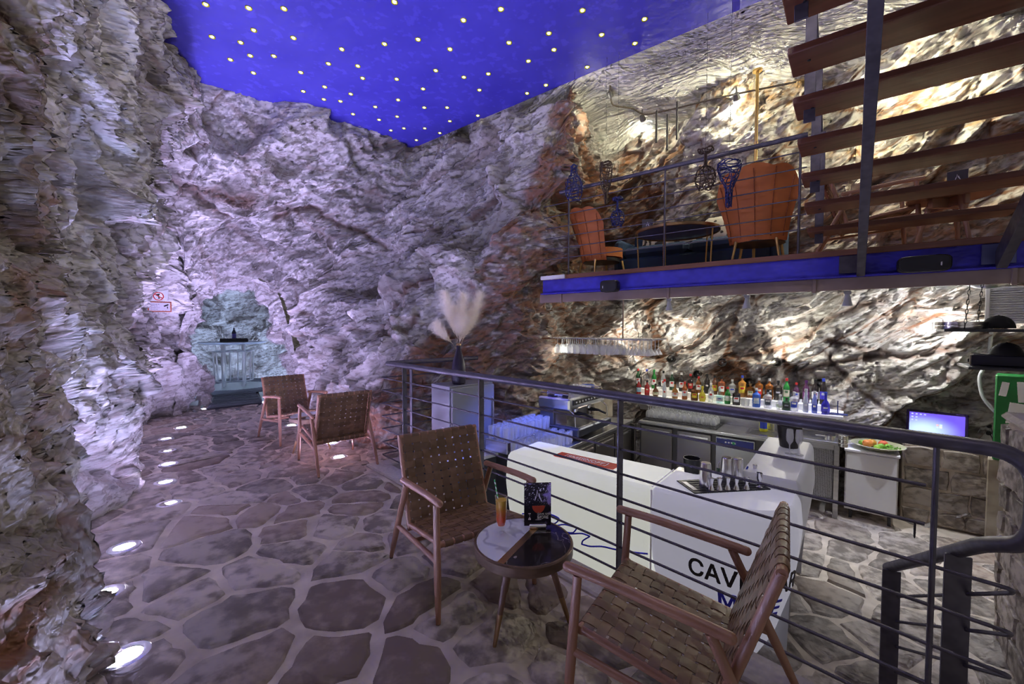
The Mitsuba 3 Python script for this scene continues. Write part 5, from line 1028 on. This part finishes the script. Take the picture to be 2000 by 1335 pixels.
k = thing('keyboard', 'black keyboard right of the till screen', 'keyboard'); A = TM(facing(on_ledge(1875, 6.70))); part(k, 'case', rbox((.20, .10, .018), (0, 0, .009), .004), 'black', to=A)
for r_ in range(3):
    for c in range(7): part(k, 'key', rbox((.020, .020, .006), (-.078 + .026 * c, -.028 + .027 * r_, .020), .002), solid((.08, .08, .09), .5), to=A)
k = thing('desk_phone', 'black telephone on the ledge before the socket box', 'telephone'); A = TM(facing(on_ledge(1925, 6.66))); part(k, 'base', rbox((.17, .14, .03), (0, 0, .016), .008), 'black', to=A); part(k, 'handset', tube(bend([[-.07, 0, .035], [-.06, 0, .055], [.06, 0, .055], [.07, 0, .035]], .02), .016, 10), 'black', True, to=A)
k = thing('socket_box', 'white electric socket box with black plugs on the ledge', 'socket box'); o = on_ledge(1931, 6.95); A = TM(facing(o)); part(k, 'case', rbox((.13, .09, .34), (0, 0, .17), .012), 'white_plastic', to=A)
for i in range(3): part(k, 'socket', moved(cyl(.025, .004), (0, -.045, .07 + .1 * i), rx=90), solid((.6, .6, .62), .4), 40, to=A)
for z in (.16, .24): part(k, 'plug', cat_([moved(cyl(.022, .03), (0, -.046, z), rx=90), tube(bend([[0, -.075, z], [.02, -.10, z - .02], [.05, -.10, .03], [.02, -.14, .01]], .03), .005, 6)]), 'black', 40, to=A)
part(k, 'cable', tube(bend([[0, -.05, .27], [-.04, -.08, .26], [-.10, -.08, .10], [-.12, -.1, .01]], .05), .004, 6), 'white_plastic', True, to=A)
k = thing('green_cool_box', 'tall green painted box with white letters beside the right pillar', 'box'); o = onplane(1978, 800, 6.25); A = facing(np.array([o[0], o[1], LZ])); 
part(k, 'body', rbox((.24, .22, .86), (0, .12, .43), .012), solid((.01, .14, .03), .4), to=TM(A)); part(k, 'base', rbox((.3, .3, .89), (0, .2, -.45), .01), 'rock_ledge', to=TM(A))
m = meshkit.text_mesh('ION', .095, .002, bold=True); m = moved(m, (.075, -.0005 + .01, .06), rx=90); 
mm_ = meshkit.text_mesh('ION', .10, .002, bold=True); mm_.apply_transform(trimesh.transformations.rotation_matrix(math.pi / 2, [0, 0, 1])); part(k, 'lettering', moved(mm_, (.06, .0085, .21), rx=90), 'ink_white', smooth=False, to=TM(A), label='white upright lettering ION')
for i, (x, z, w, h, a) in enumerate(((-.06, .72, .05, .14, 8), (.05, .70, .05, .2, -4), (.02, .50, .10, .18, 6))): part(k, 'paper', moved(rbox((w, .003, h), r=.001), (x, .007, z), ry=a), 'white_plastic', to=TM(A), label='torn white paper')
# shelves on the right, trays, caps, player
def shelf(px, z, n0, n1, label):
    s = float(onplane(px, 640, n0)[:2] @ E1); k = thing('hung_shelf', label, 'shelf'); mbox(k, 'board', s, 1.62, n0, n1, z - .022, z, solid((.02, .02, .03), .4)); mbox(k, 'edge_strip', s - .004, s, n0, n1, z - .02, z - .004, ST); return k, s
UZ, LZ2 = 1.478, 1.175
k, sU = shelf(1845, UZ, 4.95, 5.4, 'upper black wall shelf hung on chains at the right'); ks = k
for px, n_ in ((1884, 5.0), (1908, 5.38)):
    s = float(onplane(px, 640, n_)[:2] @ E1); t = np.linspace(0, 1, 17)[:-1]
    pts0, pts1 = M(s, n_, UZ), M(s + .03, n_ + .02, 1.95)
    for i in range(12):
        a, b = pts0 + (pts1 - pts0) * (i / 12), pts0 + (pts1 - pts0) * ((i + 1.25) / 12); c = (a + b) / 2; d = (b - a) / 2; w = np.array([*(E1 if i % 2 else E2), 0]) * .008
        part(ks, 'chain_link', tube([c + d * math.cos(2 * math.pi * q) + w * math.sin(2 * math.pi * q) for q in np.arange(8) / 8], .0022, 5, closed=True), 'black', True)
k, sL = shelf(1895, LZ2, 4.95, 5.4, 'lower black wall shelf at the right carrying the audio player')
def cap_(o, label, rz):
    k = thing('cap', label, 'cap'); A = facing(o, (0, 0)) @ trimesh.transformations.rotation_matrix(math.radians(rz), [0, 0, 1])
    d = trimesh.creation.icosphere(4, 1.0); v = np.array(d.vertices); v = np.where(v[:, 2:3] < 0, v * [1, 1, 0], v) * [.095, .11, .105]; part(k, 'crown', trimesh.Trimesh(v, d.faces), solid((.008, .008, .014), .8), True, to=TM(A))
    a = np.linspace(-1.1, 1.1, 17); inner_ = np.c_[-np.cos(a) * .085, np.sin(a) * .10, np.full(17, .006)]; outer_ = np.c_[-np.cos(a) * (.10 + .095 * np.cos(a * 1.35) ** 2), np.sin(a) * .105, .004 - .018 * np.abs(np.sin(a)) + .012]; V = np.vstack([inner_, outer_, inner_ - [0, 0, .004], outer_ - [0, 0, .004]]); F = []
    for i in range(16): F += [[i, i + 1, 18 + i], [i, 18 + i, 17 + i], [34 + i, 52 + i, 35 + i], [34 + i, 51 + i, 52 + i], [17 + i, 18 + i, 52 + i], [17 + i, 52 + i, 51 + i]]
    part(k, 'peak', trimesh.Trimesh(V, F, process=False), solid((.012, .012, .02), .6), True, to=TM(A)); part(k, 'button', moved(cyl(.007, .005), (0, 0, .103)), solid((.012, .012, .02), .6), to=TM(A))
for i in range(2): 
    o = onplane(1874, 630, 5.17); solo('round_tray', lathe([(.15, 0), (.165, .002), (.168, .028), (.165, .028), (.162, .006), (0, .006)], 40), 'chrome', f'{["lower", "upper"][i]} round chrome tray on the upper wall shelf', 'tray', to=TW([o[0], o[1], UZ + .001 + .03 * i]))
cap_(np.array([*onplane(1950, 630, 5.17)[:2], UZ + .006]), 'black peaked cap on the upper wall shelf beside the trays', 10)
k = thing('audio_player', 'dark audio player with pale front plate on the lower wall shelf', 'audio player'); o = onplane(1962, 700, 5.12); A = TM(facing(np.array([o[0], o[1], LZ2 + .001]))); part(k, 'case', rbox((.36, .26, .085), (0, .1, .045), .006), solid((.012, .012, .03), .4), to=A); part(k, 'front', rbox((.012, .24, .08), (-.185, .09, .045), .003), solid((.38, .34, .28), .4, .4), to=A); part(k, 'display', rbox((.004, .10, .03), (-.192, .09, .055), .001), 'white_plastic', to=A); part(k, 'dial', moved(cyl(.014, .012), (-.19, .0, .04), ry=-90), 'black', to=A)
cap_(np.array([*onplane(1966, 680, 5.2)[:2], LZ2 + .088]), 'black peaked cap lying on the audio player', 0)
k = thing('air_vent', 'white slatted air unit high on the right wall', 'vent'); o = onplane(1970, 595, 5.9); A = facing(np.array([o[0], o[1], o[2]])); part(k, 'frame', cat_([rbox((.03, .10, .34), (-.13, .05, 0)), rbox((.03, .10, .34), (.13, .05, 0)), rbox((.29, .08, .02), (0, .06, .16)), rbox((.29, .08, .02), (0, .06, -.16)), rbox((.27, .01, .33), (0, .10, 0))]), 'white_plastic', to=TM(A))
for i in range(14): part(k, 'slat', moved(rbox((.235, .02, .006), r=.001), (0, .03, -.14 + .0215 * i), rx=-30), 'white_plastic', to=TM(A))
o = onplane(1930, 548, 5.5); part(thing('dome_lamp', 'brushed metal dome under the balcony near the right wall', 'dome'), 'shell', lathe([(0, -.11), (.08, -.10), (.14, -.06), (.165, 0), (.16, 0), (.0, .0)], 32), 'brushed_steel', 40, to=TW([o[0], o[1], 1.94]))
cpts = [onplane(x, y, 6.6) for x, y in ((1938, 565), (1934, 590), (1938, 625), (1935, 660), (1930, 700), (1913, 738), (1918, 770), (1935, 795), (1962, 818))]; solo('conduit', tube(PchipInterpolator(np.arange(9), cpts, axis=0)(np.linspace(0, 8, 50)), .016, 10), solid((.42, .42, .44), .5), 'grey bent cable conduit down the rock at the right', 'conduit', smooth=True)
# lamps on the fascia and cups in the rock
for px, py, l in ((1307, 598, 'left'), (1459, 590, 'middle'), (1655, 584, 'right')):
    s = float(onplane(px, py, NM + .09)[:2] @ E1); k = thing('track_spot', f'small grey spotlight under the brown fascia, {l} of three', 'spotlight', 'grey spotlights under the fascia')
    part(k, 'mount', mf((.05, .03, .03), s, NM + .09, 1.79), solid((.35, .36, .37), .4)); part(k, 'head', frame_mesh(lathe([(.0, -.10), (.036, -.10), (.038, -.095), (.022, -.03), (.018, -.0), (0, 0)], 16), E1, E2, M(s, NM + .09, 1.775)), solid((.35, .36, .37), .4), 40)
for i, (px, py) in enumerate(((1312, 702), (1412, 708), (1518, 708), (1465, 747), (1360, 732), (1602, 748), (1288, 752))):
    p, n = hit(px, py); n = np.array([*(-E2), .15]); n /= np.linalg.norm(n); x = np.cross([0, 0, 1], n); x /= np.linalg.norm(x); A = A4(x, np.cross(n, x), n, p + n * .02); k = thing('rock_spot_cup', f'dark round lamp cup in the rock above the bottles, {["first", "third", "fifth", "fourth, lowest", "second, lower", "rightmost", "leftmost, low"][i]} from the left' if i < 5 else f'dark round lamp cup in the rock, {["rightmost, behind the tall dark bottles", "leftmost, low behind the first bottles"][i - 5]}', 'lamp cup', 'dark lamp cups in the bar rock')
    part(k, 'cup', lathe([(0, -.03), (.05, -.06), (.062, .05), (.056, .05), (.045, -.02), (0, -.02)], 24), solid((.03, .028, .025), .4, .5), 40, to=TM(A)); part(k, 'bulb', moved(trimesh.creation.icosphere(2, .016), (0, 0, -.005)), solid((.5, .5, .52), .2, .6), True, to=TM(A))
# ------------------------------------------------------------------ on the balcony
def BM(px, n, z): p = onplane(px, 400, n); return np.array([p[0], p[1], 2.15 + z])
mat('orange_velvet', mikit.proc(lambda p, n, uv: MX((.30, .075, .015), (.52, .165, .04), FB(p.x * 5, p.y * 5, p.z * 5, 4))), .7, sheen=.6)
mat('navy_velvet', (.012, .035, .085), .8, sheen=.5)
mat('gold_leg', (.55, .36, .13), .3, .9)
def shell_chair(o, yaw, label, s=1.0):
    """scallop-backed lounge chair; local -y is the front"""
    k = thing('scallop_armchair', label, 'armchair'); A = TM(np.array(TW(o, yaw, s).matrix, float).reshape(4, 4) if False else TW(o, yaw, s).matrix)
    na, nz = 61, 22; a = np.linspace(-1.25, 1.25, na); t = np.linspace(0, 1, nz); V = []
    for th, sgn in ((.0, 0), (.055, 1)):
        for tz in t:
            for q in a:
                topz = .95 - .24 * (abs(q) / 1.25) ** 4 + .045 * abs(math.cos(q * 3.6)); z = .24 + (topz - .24) * tz; flare = .06 * tz + .05 * tz * tz
                r = .26 + flare + sgn * .0 - th * (1 - .0); V.append([r * math.sin(q) * 1.12, r * math.cos(q) - .02 + .10 * tz, z - (.012 if sgn and tz > .97 else 0)])
    V = np.array(V); F = []; L = na * nz
    for b in (0, L):
        for i in range(nz - 1):
            for j in range(na - 1):
                p = b + i * na + j; F += [[p, p + 1, p + na + 1], [p, p + na + 1, p + na]] if b == 0 else [[p, p + na + 1, p + 1], [p, p + na, p + na + 1]]
    for j in range(na - 1): p = (nz - 1) * na + j; F += [[p, p + 1, L + p + 1], [p, L + p + 1, L + p], [j, L + j + 1, j + 1], [j, L + j, L + j + 1]]
    for i in range(nz - 1):
        for j in (0, na - 1): p = i * na + j; F += [[p, p + na, L + p + na], [p, L + p + na, L + p]]
    part(k, 'backrest', trimesh.Trimesh(V, F, process=False), 'orange_velvet', 50, to=A)
    for i in range(5):
        q = -0.98 + .49 * i; pts = []
        for tz in np.linspace(.05, .99, 12): topz = .95 - .24 * (abs(q) / 1.25) ** 4; r = .26 + .06 * tz + .05 * tz * tz + .002; pts.append([r * math.sin(q) * 1.12, r * math.cos(q) - .02 + .10 * tz, .24 + (topz - .24) * tz])
        part(k, 'seam', tube(pts, .004, 5), solid((.22, .05, .012), .7), True, to=A)
    seat = affinity.scale(Point(0, 0).buffer(.26, quad_segs=16), 1.05, 1.1); m = prism(seat, .13); part(k, 'seat', moved(m, (0, -.06, .30)), 'orange_velvet', to=A); part(k, 'base', moved(prism(affinity.scale(seat, .95, .95), .05), (0, -.03, .235)), 'black', to=A)
    for x, y in ((-.2, -.25), (.2, -.25), (-.19, .2), (.19, .2)): part(k, 'leg', rod([x * 1.2, y * 1.15, 0], [x, y, .25], .010, .017, 10), 'gold_leg', True, to=A)
    return k
yawM = -38.9
shell_chair(BM(1172, 5.25, 0), yawM + 150, 'orange velvet scallop armchair at the left end of the balcony', .92)
shell_chair(BM(1482, 5.15, 0), yawM + 182, 'orange velvet scallop armchair seen from behind in the middle of the balcony', .95)
def bx(parent, name, s, n, z, mt, r=.03): return part(parent, name, mf((s[1] - s[0], n[1] - n[0], z[1] - z[0]), sum(s) / 2, sum(n) / 2, 2.15 + sum(z) / 2, r), mt)
k = thing('navy_sofa', 'dark blue velvet sofa along the rock at the back of the balcony', 'sofa')
bx(k, 'base', (-2.55, -.75), (5.62, 6.2), (.10, .30), 'navy_velvet'); bx(k, 'backrest', (-2.55, -.75), (6.02, 6.22), (.30, .72), 'navy_velvet', .06)
for a, b in ((-2.53, -1.66), (-1.64, -.77)): bx(k, 'seat_cushion', (a, b), (5.60, 6.03), (.30, .45), 'navy_velvet', .05)
bx(k, 'armrest', (-.75, -.62), (5.62, 6.2), (.08, .58), 'navy_velvet', .05); bx(k, 'armrest', (-2.68, -2.55), (5.62, 6.2), (.08, .58), 'navy_velvet', .05)
mat('dotted_cloth', mikit.proc(lambda p, n, uv: MX((.50, .46, .36), (.04, .035, .03), SS(.62, .66, mikit.noise((p.x * E1[0] + p.y * E1[1]) * 26, p.z * 26, 0)))), .8)
def cushion(px, n, z, w, h, label, yaw=0):
    m = rbox((w, .12, h), r=.05).subdivide().subdivide(); v = np.array(m.vertices); v[:, 1] *= 1 - .6 * np.clip((np.abs(v[:, 0]) / (w / 2)) ** 3 + (np.abs(v[:, 2]) / (h / 2)) ** 3, 0, 1); o = BM(px, n, z)
    solo('cushion', frame_mesh(moved(trimesh.Trimesh(v, m.faces), rx=-15), E1, E2, o), 'dotted_cloth', label, 'cushion', smooth=True)
cushion(1285, 5.93, .58, .42, .30, 'left cream cushion with dark dots on the navy sofa'); cushion(1331, 5.93, .58, .40, .28, 'second cream cushion with dark dots, beside the first'); cushion(1402, 5.9, .60, .34, .34, 'cream dotted cushion half hidden by the middle orange armchair')
o = BM(1322, 5.08, 0); k = thing('cafe_table', 'round table with dark glass top and thin brass legs before the navy sofa', 'table')
part(k, 'top', lathe([(0, .445), (.44, .445), (.455, .45), (.455, .462), (.44, .466), (0, .466)], 48), solid((.05, .045, .06), .15), to=TW(o)); part(k, 'rim', lathe([(.455, .435), (.466, .44), (.466, .468), (.455, .47)], 48), 'brass', 40, to=TW(o))
for i in range(5): a = 2 * math.pi * i / 5 + .3; part(k, 'leg', rod([.42 * math.cos(a), .42 * math.sin(a), 0], [.44 * math.cos(a), .44 * math.sin(a), .45], .009), 'gold_leg', True, to=TW(o))
menu_stand(BM(1265, 5.15, .467), .13, .20, 'small drinks menu on the round balcony table', False)
k = thing('brass_pole', 'thin brass pole between balcony floor and stucco ceiling', 'pole'); o = BM(1474, 5.55, 0); part(k, 'shaft', rod(o, o + [0, 0, 2.27], .016, n=12), 'gold_leg', True); part(k, 'flange', lathe([(0, 2.24), (.05, 2.24), (.05, 2.26), (0, 2.26)], 20), 'gold_leg', to=TW(o)); part(k, 'joint', lathe([(.016, 1.42), (.022, 1.425), (.022, 1.455), (.016, 1.46)], 14), 'brass', to=TW(o))
# wire sculptures hanging before the balcony
def net(prof, seed, rw, nm=9, rings=12):
    P = np.array(prof, float); f = PchipInterpolator(np.linspace(0, 1, len(P)), P); r = np.random.default_rng(seed); out = []
    for i in range(rings): R, z = f(i / (rings - 1)); a = np.linspace(0, 2 * np.pi, 17)[:-1]; out.append(tube(np.c_[R * np.cos(a), R * np.sin(a), z + .012 * np.sin(a * 3 + r.random() * 6)], rw, 5, closed=True)) if R > .004 else None
    for i in range(nm):
        a0 = 2 * np.pi * i / nm; ts = np.linspace(0, 1, 22); q = f(ts); w = a0 + .35 * np.sin(ts * 9 + r.random() * 6); out.append(tube(np.c_[q[:, 0] * np.cos(w), q[:, 0] * np.sin(w), q[:, 1]], rw, 5))
    return cat_([m for m in out if m is not None])
wine_inv = [(.05, 0), (.075, .04), (.085, .10), (.06, .17), (.012, .20), (.009, .31), (.06, .33), (.065, .335)]
SC_ = [('blue wire vase', [(.075, 0), (.10, .08), (.105, .16), (.075, .24), (.038, .29), (.036, .36), (.045, .38)], 1121, 388, 'blue_wire', 325), ('rusty brown wire bottle', [(.012, 0), (.02, .10), (.045, .18), (.07, .30), (.075, .44), (.05, .48)], 1183, 396, 'rust_wire', 318), ('blue wire wine glass', wine_inv, 1206, 440, 'blue_wire', 388), ('brown wire wine glass', wine_inv, 1377, 368, 'rust_wire', 293), ('blue wire carafe', [(.022, 0), (.026, .08), (.032, .15), (.075, .26), (.095, .34), (.09, .38)], 1423, 402, 'blue_wire', 318)]
mat('blue_wire', (.008, .012, .09), .5)
mat('rust_wire', (.07, .045, .03), .6, .4)
for i, (nm, pr, px, yb, mt, yt) in enumerate(SC_):
    b = onplane(px, yb, 4.40); t_ = onplane(px, yt, 4.40); sc = (t_[2] - b[2]) / pr[-1][1]; k = thing('wire_sculpture', f'{nm} hanging {"upside down " if "glass" in nm or "bottle" in nm or "carafe" in nm else ""}before the balcony railing', 'wire sculpture')
    part(k, 'net', net([(r * sc, z * sc) for r, z in pr], 40 + i, .0048, 9, 12), mt, True, to=TW(b)); part(k, 'thread', rod([0, 0, pr[-1][1] * sc - .01], [0, 0, 4.5 - b[2]], .0012, n=4), 'black', True, to=TW(b))
for px, y0, y1, l in ((1282, 235, 278, 'left'), (1303, 242, 292, 'middle'), (1322, 218, 272, 'right')):
    a, b = onplane(px, y1, 5.45), onplane(px, y0, 5.45); solo('hanging_tube', rod(a, b + [0, 0, .12], .014, .011, 10), solid((.05, .045, .04), .5), f'dark hanging metal tube before the bright rock, {l} of three', 'hanging tube', 'dark tubes hanging over the balcony', smooth=True)
cc = [onplane(x, y, n) + [0, 0, 0] for x, y, n in ((1193, 150, 5.0), (1198, 205, 5.25), (1235, 212, 5.45), (1258, 223, 5.6), (1300, 216, 5.65), (1400, 192, 5.66), (1555, 160, 5.66))]; solo('ceiling_cable', tube(PchipInterpolator(np.arange(7), cc, axis=0)(np.linspace(0, 6, 60)), .011, 8), solid((.10, .08, .05), .6), 'dark cable running along the stucco ceiling', 'cable', smooth=True)
for px, py, n, l in ((1195, 195, 5.2, 'at the left corner'), (1258, 240, 5.75, 'above the hanging tubes'), (1440, 200, 5.65, 'beside the brass pole'), (1832, 172, 5.5, 'behind the stair treads')):
    o = onplane(px, py, n); d = np.array([*(E2 * .8), -.6]); d /= np.linalg.norm(d); x = np.cross([0, 0, 1], d); x /= np.linalg.norm(x); k = thing('balcony_spotlight', f'small round spotlight under the stucco ceiling {l}', 'spotlight'); A = A4(x, np.cross(d, x), d, o + d * -.06)
    part(k, 'head', lathe([(0, -.06), (.03, -.05), (.04, .02), (.036, .02), (.03, -.02), (0, -.03)], 18), solid((.16, .16, .15), .4, .5), 40, to=TM(A)); part(k, 'arm', rod(o - d * .09, o - d * .09 + [0, 0, .10], .007), solid((.16, .16, .15), .4, .5), True)
p, n = hit(1610, 377); o = p + n * .03; A = facing(o); k = thing('round_speaker', 'round beige speaker on the rock between the stair treads', 'speaker'); part(k, 'body', moved(cyl(.085, .06, -.02, 28, .012), rx=90), solid((.28, .23, .15), .6), 40, to=TM(A)); part(k, 'cone', moved(cyl(.06, .004, .041, 24), rx=90), solid((.14, .11, .07), .7), 40, to=TM(A))
armchair(BM(1690, 5.3, 0)[:2], (.75, -.5), 'brown woven armchair on the balcony seen through the lowest stair treads', 'woven leather armchairs', z=2.15)
o = BM(1852, 4.98, 0); k = thing('wooden_table', 'round wooden table on the balcony seen under the lowest tread', 'table'); part(k, 'top', cyl(.26, .035, .40, 36, .006), 'chair_wood', 40, to=TW(o)); part(k, 'frame', cat_([rbox((.3, .04, .08), (0, 0, .36)), rbox((.04, .3, .08), (0, 0, .36))]), 'chair_wood', to=TW(o))
for i in range(3): a = 2.1 * i + .4; part(k, 'leg', rod([.2 * math.cos(a), .2 * math.sin(a), 0], [.10 * math.cos(a), .10 * math.sin(a), .40], .014, .02), 'chair_wood', True, to=TW(o))
menu_stand(BM(1868, 4.98, .436), .12, .17, 'small drinks menu on the wooden balcony table', False)
# ------------------------------------------------------------------ round chamber behind the arch
CHX = lambda d, w, z=0: np.array([*(arch_c + AX * d + AT * w), z])
mat('dark_deck', mikit.proc(lambda p, n, uv: MX((.02, .022, .03), (.055, .06, .075), FB((p.x * AX[0] + p.y * AX[1]) * 40, (p.x * AT[0] + p.y * AT[1]) * 3, 0, 3))), .6)
fpoly = affinity.scale(Point(0, 0).buffer(1, quad_segs=24), 2.9, 2.9); c0 = CHX(2.75, -.1)
struct('floor', moved(prism(fpoly, .1, -.105), (c0[0], c0[1], 0)), 'mortar_dark', 'dark wet stone floor of the chamber')
mat('mortar_dark', mikit.proc(lambda p, n, uv: MX((.05, .05, .055), (.13, .135, .14), FB(p.x * 6, p.y * 6, 0, 4))), .12, spec=.8)
tc = onz(458, 753, 0.02); c2 = np.array([tc[0], tc[1]])
k = thing('round_deck', 'round dark wooden deck under the high table in the chamber', 'deck'); ringd = Point(0, 0).buffer(1.55, quad_segs=24).difference(Point(0, 0).buffer(.85, quad_segs=24)); part(k, 'ring', moved(prism(ringd, .03, -.004), (c2[0], c2[1], 0)), 'dark_deck'); part(k, 'glass_disc', moved(cyl(.85, .018, 0, 48), (c2[0], c2[1], 0)), solid((.10, .13, .13), .15), label='greenish glass disc')
q = [onz(x, y, .0) for x, y in ((404, 802), (512, 789), (497, 764), (424, 770))]; k = thing('walkway', 'dark plank walkway leading from the flagstones to the high table', 'walkway')
for i in range(7):
    a, b = i / 7 + .008, (i + 1) / 7 - .008; pa = [q[0] + (q[3] - q[0]) * a, q[1] + (q[2] - q[1]) * a, q[1] + (q[2] - q[1]) * b, q[0] + (q[3] - q[0]) * b]; part(k, 'plank', prism(Polygon([p[:2] for p in pa]), .035, .004), 'dark_deck')
for side, pts in (('left', ((392, 800), (402, 790), (412, 772), (392, 774))), ('right', ((513, 786), (545, 781), (545, 760), (504, 764)))):
    solo('glass_floor_panel', prism(Polygon([onz(x, y, 0)[:2] for x, y in pts]), .02, .002), solid((.22, .33, .28), .06), f'pale green glass floor panel {side} of the dark walkway', 'glass panel', smooth=False)
k = thing('high_table', 'chrome high table ringed by upright bars in the chamber behind the arch', 'table')
part(k, 'top', lathe([(0, 1.03), (.6, 1.045), (.72, 1.085), (.72, 1.10), (0, 1.10)], 48), solid((.22, .24, .28), .25, .5), 40, to=TW(tc))
for i in range(4): a = math.pi / 4 + math.pi / 2 * i + .5; part(k, 'leg', rod([.30 * math.cos(a), .30 * math.sin(a), 0], [.30 * math.cos(a), .30 * math.sin(a), 1.06], .03), 'chrome', True, to=TW(tc))
for i in range(16): a = 2 * math.pi * i / 16; part(k, 'bar', rod([.40 * math.cos(a), .40 * math.sin(a), .15], [.43 * math.cos(a), .43 * math.sin(a), .87], .014), 'chrome', True, to=TW(tc))
for r, z in ((.40, .15), (.43, .87)): a = np.linspace(0, 2 * np.pi, 41)[:-1]; part(k, 'hoop', tube(np.c_[r * np.cos(a), r * np.sin(a), np.full(40, z)], .014, 8, closed=True), 'chrome', True, to=TW(tc))
A = TM(facing(np.array([tc[0] + .02, tc[1], tc[2] + 1.101])) ); k = thing('serving_tray', 'black rectangular tray on the high table', 'tray'); part(k, 'base', rbox((.56, .36, .03), (0, 0, .015)), 'black', to=A); part(k, 'wall', cat_([rbox((.58, .015, .08), (0, y, .04)) for y in (-.18, .18)] + [rbox((.015, .36, .08), (x, 0, .04)) for x in (-.28, .28)]), 'black', to=A)
o = np.array([tc[0] + .02, tc[1], tc[2] + 1.132]); k = thing('wine_bottle', 'dark wine bottle with violet label on the tray of the high table', 'bottle'); part(k, 'glass', lathe(prof_bottle('wine', .33, .042), 20), solid((.015, .015, .03), .15), 40, to=TW(o)); part(k, 'label', arc_label(.0435, .05, .17, 75), solid((.10, .08, .35), .5), True, to=TM(facing(o)))
for sx, l in ((-.15, 'left'), (.15, 'right')): solo('wine_coupe', lathe([(0, 0), (.035, 0), (.035, .004), (.005, .01), (.004, .10), (.05, .13), (.06, .16), (.058, .16), (.045, .13), (0, .105)], 18), 'clear_glass', f'stemmed glass {l} of the wine bottle on the tray', 'wine glass', smooth=40, to=TM(facing(o) @ trimesh.transformations.translation_matrix([sx, 0, 0])))
def boulder(o, s, seed, label):
    m = trimesh.creation.icosphere(5, 1.0); v = np.array(m.vertices); off, ck, bl = rock_offset(v * np.array(s) + o, 1.0, seed, ((.5, .08), (.2, .05), (.08, .02))); w = v * np.array(s) * (1 + (off * 1.6 / np.linalg.norm(v * np.array(s), axis=1))[:, None]) + o; col = rock_colour(w, ck, bl, (.3, np.zeros(len(w)), .1)); k = thing('boulder', label, 'boulder'); scene[k] = mikit.ply(trimesh.Trimesh(w, m.faces, process=False), 'rock_bsdf', smooth=True, color=col)
b = onz(382, 796, 0); boulder(np.array([b[0] + .0, b[1] + .25, .25]), (.09, .13, .50), 5, 'pale rock stump at the left foot of the arch')
spot('chamber_spot_a', CHX(2.2, 1.55, .35), CHX(4.6, .6, 1.2), [20, 25.5, 40], 75, 30); spot('chamber_spot_b', CHX(1.6, -1.4, .3), CHX(4.4, -.6, 2.2), [12, 15.5, 25], 80, 40)
# ------------------------------------------------------------------ all lamps are given for exposure 0: bring them to the exposure set at the top
_k = 2.0 ** -exposure
def _dim(d):
    for key, v in d.items():
        if isinstance(v, dict):
            if key in ('radiance', 'intensity') and v.get('type') == 'rgb': v['value'] = [float(x) * _k for x in v['value']]
            elif v.get('type') not in ('principled', 'roughplastic'): _dim(v)
_seen = set()
for _n, _v in scene.items():
    if isinstance(_v, dict) and ('emitter' in _v or 'radiance' in _v or 'intensity' in _v): _dim(_v)
